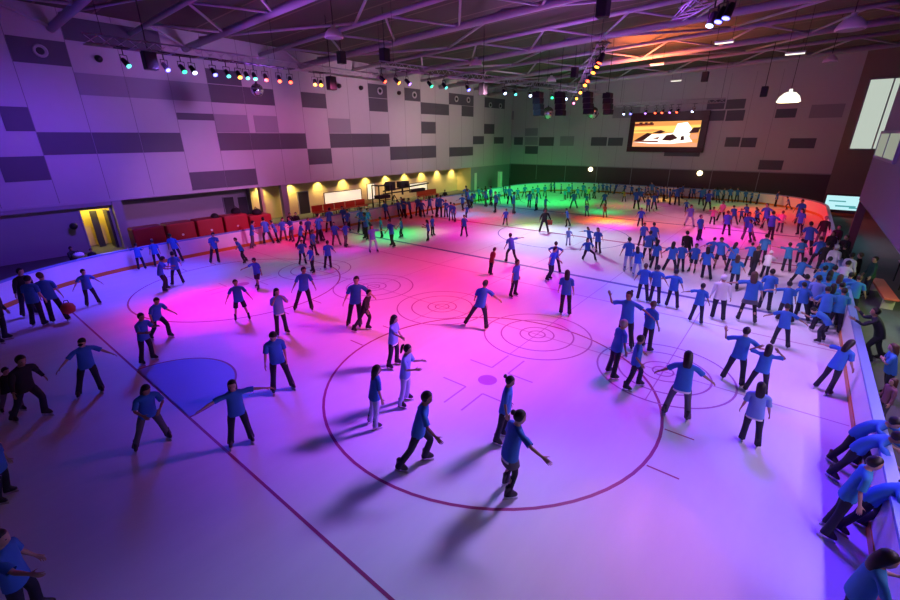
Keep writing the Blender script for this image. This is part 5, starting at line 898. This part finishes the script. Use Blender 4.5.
(33.557, 5.044, -0.07, 1.451, 'armsdown', 'b', 'g', 's', 'blue tee skater twenty-seventh from left under green light by far left boards', 'skaters under the green light by the far left boards', -0.008, 0.01, 0),
(48.101, 11.516, -2.174, 1.226, 'hold', 't', 'd', 'l', 'teal-topped skater first from left along the middle of the far boards', 'skaters along the middle of the far boards', -0.059, 0.074, 0),
(47.393, 10.699, -2.182, 1.323, 'hold', 'b', 'd', 'l', 'blue tee skater second from left along the middle of the far boards', 'skaters along the middle of the far boards', -0.066, 0.083, 0),
(46.919, 9.617, -2.72, 1.183, 'armsdown', 'b', 'd', 's', 'blue tee skater third from left along the middle of the far boards', 'skaters along the middle of the far boards', -0.063, 0.079, 0),
(42.204, 6.973, 1.634, 1.15, 'hold', 't', 'd', 'b', 'teal-topped skater fourth from left along the middle of the far boards', 'skaters along the middle of the far boards', -0.064, 0.08, 0),
(43.225, 6.957, -1.167, 1.628, 'strideA', 'b', 'd', 'b', 'blue tee skater fifth from left along the middle of the far boards', 'skaters along the middle of the far boards', -0.093, 0.117, 0),
(47.681, 8.535, -2.743, 1.298, 'stand', 'b', 'd', 's', 'blue tee skater sixth from left along the middle of the far boards', 'skaters along the middle of the far boards', -0.077, 0.096, 0),
(36.764, 3.651, 2.312, 1.689, 'wide', 'b', 'g', 'b', 'blue tee skater seventh from left along the middle of the far boards', 'skaters along the middle of the far boards', -0.042, 0.053, 0),
(43.802, 6.148, 2.304, 1.304, 'armsdown', 'b', 'd', 's', 'blue tee skater eighth from left along the middle of the far boards', 'skaters along the middle of the far boards', -0.081, 0.102, 0),
(45.762, 6.367, 1.596, 1.566, 'hold', 'b', 'g', 's', 'blue tee skater ninth from left along the middle of the far boards', 'skaters along the middle of the far boards', -0.101, 0.127, 0),
(45.058, 5.845, -2.248, 1.15, 'armsA', 't', 'd', 's', 'teal-topped skater tenth from left along the middle of the far boards', 'skaters along the middle of the far boards', -0.005, 0.007, 0),
(39.364, 3.347, 1.934, 1.15, 'armsdown', 'b', 'd', 'b', 'blue tee skater eleventh from left along the middle of the far boards', 'skaters along the middle of the far boards', -0.077, 0.096, 0),
(43.655, 4.94, -1.732, 1.388, 'wide', 'y', 'd', 's', 'yellow-topped skater twelfth from left along the middle of the far boards', 'skaters along the middle of the far boards', -0.026, 0.032, 0),
(44.823, 4.713, -2.268, 1.623, 'armsA', 'b', 'd', 's', 'blue tee skater thirteenth from left along the middle of the far boards', 'skaters along the middle of the far boards', -0.045, 0.057, 0),
(50.517, 6.255, -2.8, 1.197, 'hold', 'b', 'd', 's', 'blue tee skater fourteenth from left along the middle of the far boards', 'skaters along the middle of the far boards', -0.087, 0.11, 0),
(50.796, 5.858, 1.904, 1.196, 'armsdown', 'b', 'd', 's', 'blue tee skater fifteenth from left along the middle of the far boards', 'skaters along the middle of the far boards', -0.09, 0.113, 0),
(39.015, 1.606, -0.892, 1.613, 'strideA', 'b', 'd', 's', 'blue tee skater sixteenth from left along the middle of the far boards', 'skaters along the middle of the far boards', -0.001, 0.002, 0),
(33.693, -0.487, 2.243, 1.15, 'stand', 'r', 'g', 's', 'red-topped skater seventeenth from left along the middle of the far boards', 'skaters along the middle of the far boards', -0.087, 0.11, 0),
(49.142, 4.781, -0.897, 1.271, 'armsdown', 'b', 'd', 's', 'blue tee skater eighteenth from left along the middle of the far boards', 'skaters along the middle of the far boards', -0.098, 0.123, 0),
(50.9, 4.993, 0.318, 1.236, 'hold', 'b', 'g', 's', 'blue tee skater nineteenth from left along the middle of the far boards', 'skaters along the middle of the far boards', -0.062, 0.078, 0),
(50.458, 4.429, -2.831, 1.257, 'wide', 'b', 'g', 's', 'blue tee skater twentieth from left along the middle of the far boards', 'skaters along the middle of the far boards', 0.065, -0.082, 0),
(50.9, 4.539, 0.31, 1.261, 'hold', 'b', 'k', 's', 'blue tee skater twenty-first from left along the middle of the far boards', 'skaters along the middle of the far boards', 0.187, -0.235, 0),
(44.348, 1.288, -1.806, 1.24, 'armsA', 'y', 'd', 'l', 'yellow-topped skater twenty-second from left along the middle of the far boards', 'skaters along the middle of the far boards', -0.107, 0.134, 0),
(50.9, 3.485, -2.325, 1.316, 'stride', 'b', 'd', 'l', 'blue tee skater twenty-third from left along the middle of the far boards', 'skaters along the middle of the far boards', 0.187, -0.235, 0),
(49.88, 2.118, 1.845, 1.246, 'armL', 'b', 'k', 'b', 'blue tee skater twenty-fourth from left along the middle of the far boards', 'skaters along the middle of the far boards', -0.112, 0.141, 0),
(39.639, -1.349, 1.483, 1.927, 'stand', 'b', 'k', 'b', 'blue tee skater twenty-fifth from left along the middle of the far boards', 'skaters along the middle of the far boards', -0.178, 0.224, 0),
(49.424, 1.205, -0.962, 1.225, 'armL', 't', 'd', 's', 'teal-topped skater twenty-sixth from left along the middle of the far boards', 'skaters along the middle of the far boards', -0.115, 0.144, 0),
(44.677, -0.444, -1.318, 1.42, 'wide', 'b', 'd', 's', 'blue tee skater twenty-seventh from left along the middle of the far boards', 'skaters along the middle of the far boards', -0.135, 0.17, 0),
(48.919, 0.413, 0.248, 1.205, 'stand', 'b', 'g', 's', 'blue tee skater twenty-eighth from left along the middle of the far boards', 'skaters along the middle of the far boards', -0.117, 0.147, 0),
(39.064, -2.53, -0.984, 1.347, 'stand', 'b', 'd', 'l', 'blue tee skater twenty-ninth from left along the middle of the far boards', 'skaters along the middle of the far boards', -0.133, 0.166, 0),
(16.895, 11.287, -0.687, 1.93, 'leanb', 'b', 'd', 's', 'blue tee skater first from left along boards below black rig', 'skaters lined up along the far left boards below the black rig', 0.097, -0.122, 0),
(15.814, 9.497, -1.745, 1.894, 'leanb', 't', 'k', 's', 'teal-topped skater second from left along boards below black rig', 'skaters lined up along the far left boards below the black rig', 0.132, -0.166, 0),
(16.972, 10.615, 0.344, 1.93, 'armsdown', 'b', 'd', 's', 'blue tee skater third from left along boards below black rig', 'skaters lined up along the far left boards below the black rig', 0.047, -0.059, 0),
(21.882, 13.65, 2.389, 1.613, 'stand', 'b', 'd', 's', 'blue tee skater fourth from left along boards below black rig', 'skaters lined up along the far left boards below the black rig', -0.187, 0.235, 0),
(23.423, 13.65, 2.36, 1.535, 'leanb', 'b', 'd', 's', 'blue tee skater fifth from left along boards below black rig', 'skaters lined up along the far left boards below the black rig', -0.187, 0.235, 0),
(23.979, 13.65, -1.841, 1.721, 'stand', 'b', 'd', 'l', 'blue tee skater sixth from left along boards below black rig', 'skaters lined up along the far left boards below the black rig', -0.187, 0.235, 0),
(23.313, 13.211, 2.003, 1.703, 'stand', 'b', 'd', 's', 'blue tee skater seventh from left along boards below black rig', 'skaters lined up along the far left boards below the black rig', 0.021, -0.027, 0),
(23.517, 12.58, -2.376, 1.765, 'leanb', 'b', 'k', 's', 'blue tee skater eighth from left along boards below black rig', 'skaters lined up along the far left boards below the black rig', 0.043, -0.054, 0),
(24.604, 12.765, -0.822, 1.806, 'stand', 'b', 'd', 's', 'blue tee skater ninth from left along boards below black rig', 'skaters lined up along the far left boards below the black rig', 0.038, -0.047, 0),
(24.491, 12.074, -0.834, 1.533, 'stand', 'b', 'd', 'l', 'blue tee skater tenth from left along boards below black rig', 'skaters lined up along the far left boards below the black rig', -0.078, 0.098, 0),
(26.013, 12.595, 2.64, 1.675, 'leanb', 'b', 'g', 'l', 'blue tee skater eleventh from left along boards below black rig', 'skaters lined up along the far left boards below the black rig', 0.025, -0.031, 0),
(25.533, 11.367, 0.704, 1.93, 'armsdown', 'b', 'd', 's', 'blue tee skater twelfth from left along boards below black rig', 'skaters lined up along the far left boards below the black rig', -0.032, 0.04, 0),
(25.313, 10.953, 1.921, 1.93, 'leanb', 'b', 'd', 's', 'blue tee skater thirteenth from left along boards below black rig', 'skaters lined up along the far left boards below the black rig', 0.072, -0.091, 0),
(25.671, 10.463, -1.411, 1.529, 'armsdown', 'b', 'k', 's', 'blue tee skater fourteenth from left along boards below black rig', 'skaters lined up along the far left boards below the black rig', 0.01, -0.012, 0),
(13.761, 6.406, -0.365, 1.695, 'armL', 'l', 'l2', 'l', 'pale blue-topped skater first from left on the green patch before the far left boards', 'skaters on the green patch of ice in front of the boards row', -0.036, 0.045, 0),
(16.899, 9.078, -2.306, 1.453, 'armsdown', 't', 'd', 's', 'teal-topped skater second from left on the green patch before the far left boards', 'skaters on the green patch of ice in front of the boards row', -0.028, 0.035, 0),
(15.519, 6.577, -1.807, 1.778, 'armL', 'b', 'k', 's', 'blue tee skater third from left on the green patch before the far left boards', 'skaters on the green patch of ice in front of the boards row', -0.056, 0.07, 0),
(17.692, 8.015, -2.351, 1.383, 'armsA', 't', 'd', 's', 'teal-topped skater fourth from left on the green patch before the far left boards', 'skaters on the green patch of ice in front of the boards row', 0.041, -0.052, 0),
(18.124, 5.903, -2.415, 1.409, 'hold', 'b', 'k', 'l', 'blue tee skater fifth from left on the green patch before the far left boards', 'skaters on the green patch of ice in front of the boards row', -0.06, 0.076, 0),
(19.509, 6.651, 0.191, 1.406, 'stand', 'b', 'd', 's', 'blue tee skater sixth from left on the green patch before the far left boards', 'skaters on the green patch of ice in front of the boards row', 0.018, -0.023, 0),
(9.957, 13.548, 1.119, 1.718, 'armback', 'b', 'g', 's', 'blue tee skater first from left in the bunch before the cream alcove in red light', 'skaters bunched before the cream alcove in red light', 0.144, -0.181, 0),
(11.116, 13.65, 3.005, 1.794, 'stride', 'b', 'd', 's', 'blue tee skater second from left in the bunch before the cream alcove in red light', 'skaters bunched before the cream alcove in red light', -0.031, 0.039, 0),
(11.732, 13.528, -2.077, 1.502, 'hold', 'b', 'd', 's', 'blue tee skater third from left in the bunch before the cream alcove in red light', 'skaters bunched before the cream alcove in red light', -0.187, 0.235, 0),
(12.178, 13.65, -0.166, 1.586, 'armback', 'b', 'g', 'l', 'blue tee skater fourth from left in the bunch before the cream alcove in red light', 'skaters bunched before the cream alcove in red light', 0.053, -0.066, 0),
(12.415, 13.047, -1.581, 1.674, 'hold', 'b', 'g', 's', 'blue tee skater fifth from left in the bunch before the cream alcove in red light', 'skaters bunched before the cream alcove in red light', 0.062, -0.078, 0),
(11.966, 11.312, 1.02, 1.664, 'stride', 'b', 'd', 's', 'blue tee skater sixth from left in the bunch before the cream alcove in red light', 'skaters bunched before the cream alcove in red light', 0.058, -0.072, 0),
(9.635, 7.565, -0.201, 1.393, 'hold', 'b', 'd', 'b', 'blue tee skater seventh from left in the bunch before the cream alcove in red light', 'skaters bunched before the cream alcove in red light', 0.079, -0.099, 0),
(13.421, 12.701, -0.219, 1.502, 'stand', 'b', 'd', 's', 'blue tee skater eighth from left in the bunch before the cream alcove in red light', 'skaters bunched before the cream alcove in red light', 0.117, -0.147, 0),
(9.088, 5.847, -1.617, 1.421, 'stand', 'b', 'k', 's', 'blue tee skater ninth from left in the bunch before the cream alcove in red light', 'skaters bunched before the cream alcove in red light', 0.044, -0.056, 0),
(11.042, 8.48, 0.468, 1.592, 'stand', 'b', 'd', 'b', 'blue tee skater tenth from left in the bunch before the cream alcove in red light', 'skaters bunched before the cream alcove in red light', 0.047, -0.059, 0),
(13.377, 11.276, 0.454, 1.93, 'armback', 'b', 'd', 's', 'blue tee skater eleventh from left in the bunch before the cream alcove in red light', 'skaters bunched before the cream alcove in red light', 0.017, -0.022, 0),
(13.78, 11.513, 2.89, 1.342, 'hold', 'b', 'd', 'b', 'blue tee skater twelfth from left in the bunch before the cream alcove in red light', 'skaters bunched before the cream alcove in red light', -0.111, 0.14, 0),
(10.0, 5.826, 2.537, 1.511, 'stand', 'b', 'd', 's', 'blue tee skater thirteenth from left in the bunch before the cream alcove in red light', 'skaters bunched before the cream alcove in red light', 0.07, -0.088, 0),
(15.712, 13.46, 2.875, 1.816, 'hold', 'b', 'k', 's', 'blue tee skater fourteenth from left in the bunch before the cream alcove in red light', 'skaters bunched before the cream alcove in red light', 0.167, -0.209, 0),
(13.531, 9.674, -0.281, 1.548, 'armsdown', 'b', 'g', 'l', 'blue tee skater fifteenth from left in the bunch before the cream alcove in red light', 'skaters bunched before the cream alcove in red light', -0.06, 0.075, 0),
(17.519, 13.65, -1.18, 1.726, 'hold', 'b', 'd', 'l', 'blue tee skater sixteenth from left in the bunch before the cream alcove in red light', 'skaters bunched before the cream alcove in red light', -0.089, 0.112, 0),
(13.71, 8.989, 0.397, 1.597, 'armback', 'b', 'g', 'b', 'blue tee skater seventeenth from left in the bunch before the cream alcove in red light', 'skaters bunched before the cream alcove in red light', 0.054, -0.068, 0),
(16.782, 12.615, -1.182, 1.616, 'stand', 'b', 'k', 's', 'blue tee skater eighteenth from left in the bunch before the cream alcove in red light', 'skaters bunched before the cream alcove in red light', 0.047, -0.059, 0),
(50.9, 0.536, -2.9, 1.251, 'stride', 'b', 'k', 'b', 'blue tee skater first from left along far right boards below the screen', 'skaters by the far right boards below the screen', -0.106, 0.134, 0),
(49.365, -0.215, -1.86, 1.744, 'stand', 'b', 'd', 's', 'blue tee skater second from left along far right boards below the screen', 'skaters by the far right boards below the screen', -0.175, 0.22, 0),
(40.589, -2.659, 1.449, 1.563, 'armsdown', 'b', 'd', 'b', 'blue tee skater third from left along far right boards below the screen', 'skaters by the far right boards below the screen', -0.101, 0.127, 0),
(50.525, -0.348, 1.449, 1.333, 'hold', 't', 'g', 'b', 'teal-topped skater fourth from left along far right boards below the screen', 'skaters by the far right boards below the screen', -0.137, 0.172, 0),
(45.628, -1.769, -2.92, 1.518, 'armsdown', 'b', 'd', 's', 'blue tee skater fifth from left along far right boards below the screen', 'skaters by the far right boards below the screen', -0.157, 0.197, 0),
(49.939, -1.022, 2.138, 1.203, 'stand', 'b', 'd', 'b', 'blue tee skater sixth from left along far right boards below the screen', 'skaters by the far right boards below the screen', -0.126, 0.159, 0),
(46.762, -2.082, 0.211, 1.64, 'armsdown', 'b', 'k', 's', 'blue tee skater seventh from left along far right boards below the screen', 'skaters by the far right boards below the screen', -0.175, 0.22, 0),
(49.435, -1.761, -2.935, 1.29, 'armback', 'b', 'g', 's', 'blue tee skater eighth from left along far right boards below the screen', 'skaters by the far right boards below the screen', -0.14, 0.175, 0),
(44.841, -3.095, 0.199, 1.571, 'stand', 'b', 'k', 's', 'blue tee skater ninth from left along far right boards below the screen', 'skaters by the far right boards below the screen', -0.172, 0.217, 0),
(50.701, -2.094, -1.026, 1.201, 'stride', 't', 'd', 's', 'teal-topped skater tenth from left along far right boards below the screen', 'skaters by the far right boards below the screen', -0.134, 0.168, 0),
(44.522, -3.807, 1.407, 1.929, 'armsdown', 'b', 'd', 's', 'blue tee skater eleventh from left along far right boards below the screen', 'skaters by the far right boards below the screen', -0.187, 0.235, 0),
(50.9, -2.808, 1.404, 1.334, 'stand', 'b', 'g', 's', 'blue tee skater twelfth from left along far right boards below the screen', 'skaters by the far right boards below the screen', -0.111, 0.14, 0),
(50.51, -3.053, 0.179, 1.558, 'stand', 'b', 'd', 's', 'blue tee skater thirteenth from left along far right boards below the screen', 'skaters by the far right boards below the screen', -0.05, 0.063, 0),
(40.52, -5.473, -1.057, 1.15, 'armback', 'b', 'd', 's', 'blue tee skater fourteenth from left along far right boards below the screen', 'skaters by the far right boards below the screen', -0.136, 0.171, 0),
(50.9, -3.67, -2.976, 1.279, 'armsdown', 't', 'd', 's', 'teal-topped skater fifteenth from left along far right boards below the screen', 'skaters by the far right boards below the screen', -0.033, 0.042, 0),
(50.9, -4.127, 2.078, 1.305, 'stand', 'b', 'd', 's', 'blue tee skater sixteenth from left along far right boards below the screen', 'skaters by the far right boards below the screen', -0.132, 0.166, 0),
(45.88, -5.691, 1.714, 1.829, 'stride', 'b', 'k', 's', 'blue tee skater seventeenth from left along far right boards below the screen', 'skaters by the far right boards below the screen', -0.187, 0.235, 0),
(50.9, -5.087, 2.061, 1.362, 'stride', 't', 'd', 'b', 'teal-topped skater eighteenth from left along far right boards below the screen', 'skaters by the far right boards below the screen', -0.071, 0.09, 0),
(42.169, -6.798, -1.091, 1.93, 'armsdown', 'b', 'd', 'l', 'blue tee skater nineteenth from left along far right boards below the screen', 'skaters by the far right boards below the screen', -0.082, 0.102, 0),
(50.9, -6.001, -0.4, 1.313, 'hold', 'b', 'd', 's', 'blue tee skater twentieth from left along far right boards below the screen', 'skaters by the far right boards below the screen', -0.116, 0.145, 0),
(49.163, -6.696, 1.337, 1.607, 'armback', 'b', 'd', 'l', 'blue tee skater twenty-first from left along far right boards below the screen', 'skaters by the far right boards below the screen', -0.187, 0.235, 0),
(50.897, -6.855, -0.415, 1.365, 'stand', 't', 'd', 'b', 'teal-topped skater twenty-second from left along far right boards below the screen', 'skaters by the far right boards below the screen', -0.078, 0.099, 0),
(49.864, -7.674, 2.015, 1.605, 'stand', 'b', 'k', 'b', 'blue tee skater twenty-third from left along far right boards below the screen', 'skaters by the far right boards below the screen', -0.187, 0.235, 0),
(50.759, -8.116, -2.009, 1.454, 'armback', 'b', 'd', 'b', 'blue tee skater twenty-fourth from left along far right boards below the screen', 'skaters by the far right boards below the screen', -0.091, 0.115, 0),
(50.563, -8.902, -1.151, 1.321, 'stand', 'b', 'd', 'l', 'blue tee skater twenty-fifth from left along far right boards below the screen', 'skaters by the far right boards below the screen', -0.128, 0.161, 0),
(50.409, -9.356, -2.555, 1.266, 'hold', 'b', 'd', 's', 'blue tee skater twenty-sixth from left along far right boards below the screen', 'skaters by the far right boards below the screen', -0.006, 0.008, 0),
(50.185, -9.891, -3.089, 1.225, 'hold', 'b', 'd', 's', 'blue tee skater twenty-seventh from left along far right boards below the screen', 'skaters by the far right boards below the screen', 0.049, -0.061, 0),
(33.594, -6.943, -1.065, 1.726, 'strideA', 'l', 'l2', 's', 'pale blue-topped skater first from left on the orange and magenta ice below the screen', 'skaters on the orange and magenta lit ice below the screen', -0.113, 0.142, 0),
(28.839, -8.434, -0.39, 1.704, 'stand', 'b', 'd', 'b', 'blue tee skater second from left on the orange and magenta ice below the screen', 'skaters on the orange and magenta lit ice below the screen', -0.172, 0.217, 0),
(35.503, -8.19, 1.339, 1.382, 'armsA', 'p', 'd', 's', 'pink-topped skater third from left on the orange and magenta ice below the screen', 'skaters on the orange and magenta lit ice below the screen', -0.086, 0.109, 0),
(37.287, -8.486, -1.99, 1.659, 'wide', 'p', 'k', 's', 'pink-topped skater fourth from left on the orange and magenta ice below the screen', 'skaters on the orange and magenta lit ice below the screen', -0.028, 0.036, 0),
(31.622, -9.613, 1.311, 1.711, 'stand', 'b', 'k', 'b', 'blue tee skater fifth from left on the orange and magenta ice below the screen', 'skaters on the orange and magenta lit ice below the screen', -0.153, 0.193, 0),
(36.495, -9.534, 2.0, 1.53, 'stride', 'b', 'g', 's', 'blue tee skater sixth from left on the orange and magenta ice below the screen', 'skaters on the orange and magenta lit ice below the screen', -0.187, 0.235, 0),
(37.814, -9.926, -1.154, 1.15, 'armsA', 'b', 'k', 'b', 'blue tee skater seventh from left on the orange and magenta ice below the screen', 'skaters on the orange and magenta lit ice below the screen', -0.169, 0.213, 0),
(39.005, -10.08, -2.032, 1.359, 'hold', 'b', 'k', 's', 'blue tee skater eighth from left on the orange and magenta ice below the screen', 'skaters on the orange and magenta lit ice below the screen', -0.187, 0.235, 0),
(30.592, -10.987, -1.171, 1.93, 'wide', 'b', 'g', 's', 'blue tee skater ninth from left on the orange and magenta ice below the screen', 'skaters on the orange and magenta lit ice below the screen', -0.187, 0.235, 0),
(30.144, -11.128, -2.571, 1.48, 'stand', 'b', 'd', 's', 'blue tee skater tenth from left on the orange and magenta ice below the screen', 'skaters on the orange and magenta lit ice below the screen', -0.145, 0.182, 0),
(37.517, -10.871, -2.573, 1.377, 'armsA', 'b', 'k', 's', 'blue tee skater eleventh from left on the orange and magenta ice below the screen', 'skaters on the orange and magenta lit ice below the screen', -0.187, 0.235, 0),
(37.058, -10.97, -0.48, 1.288, 'armsdown', 'b', 'k', 's', 'blue tee skater twelfth from left on the orange and magenta ice below the screen', 'skaters on the orange and magenta lit ice below the screen', -0.187, 0.235, 0),
(35.617, -11.567, -2.065, 1.93, 'armL', 'b', 'd', 'b', 'blue tee skater thirteenth from left on the orange and magenta ice below the screen', 'skaters on the orange and magenta lit ice below the screen', -0.187, 0.235, 0),
(31.927, -12.078, 1.239, 1.93, 'stride', 'b', 'd', 's', 'blue tee skater fourteenth from left on the orange and magenta ice below the screen', 'skaters on the orange and magenta lit ice below the screen', -0.187, 0.235, 0),
(49.189, -11.489, 0.023, 1.518, 'stand', 'b', 'k', 'l', 'blue tee skater fifteenth from left on the orange and magenta ice below the screen', 'skaters on the orange and magenta lit ice below the screen', -0.077, 0.097, 0),
(34.946, -12.426, 1.229, 1.546, 'hold', 'p', 'g', 'b', 'pink-topped skater sixteenth from left on the orange and magenta ice below the screen', 'skaters on the orange and magenta lit ice below the screen', -0.084, 0.105, 0),
(47.803, -12.607, -3.14, 1.272, 'strideA', 'b', 'g', 's', 'blue tee skater seventeenth from left on the orange and magenta ice below the screen', 'skaters on the orange and magenta lit ice below the screen', -0.187, 0.235, 0),
(39.359, -13.416, 4.695, 1.894, 'stand', 'b', 'g', 's', 'blue tee skater eighteenth from left on the orange and magenta ice below the screen', 'skaters on the orange and magenta lit ice below the screen', -0.098, 0.123, 0),
(34.557, -13.554, 4.166, 1.835, 'stand', 'b', 'd', 'l', 'blue tee skater nineteenth from left on the orange and magenta ice below the screen', 'skaters on the orange and magenta lit ice below the screen', -0.157, 0.197, 0)]
for i,r in enumerate(PEOPLE): person(r,i)
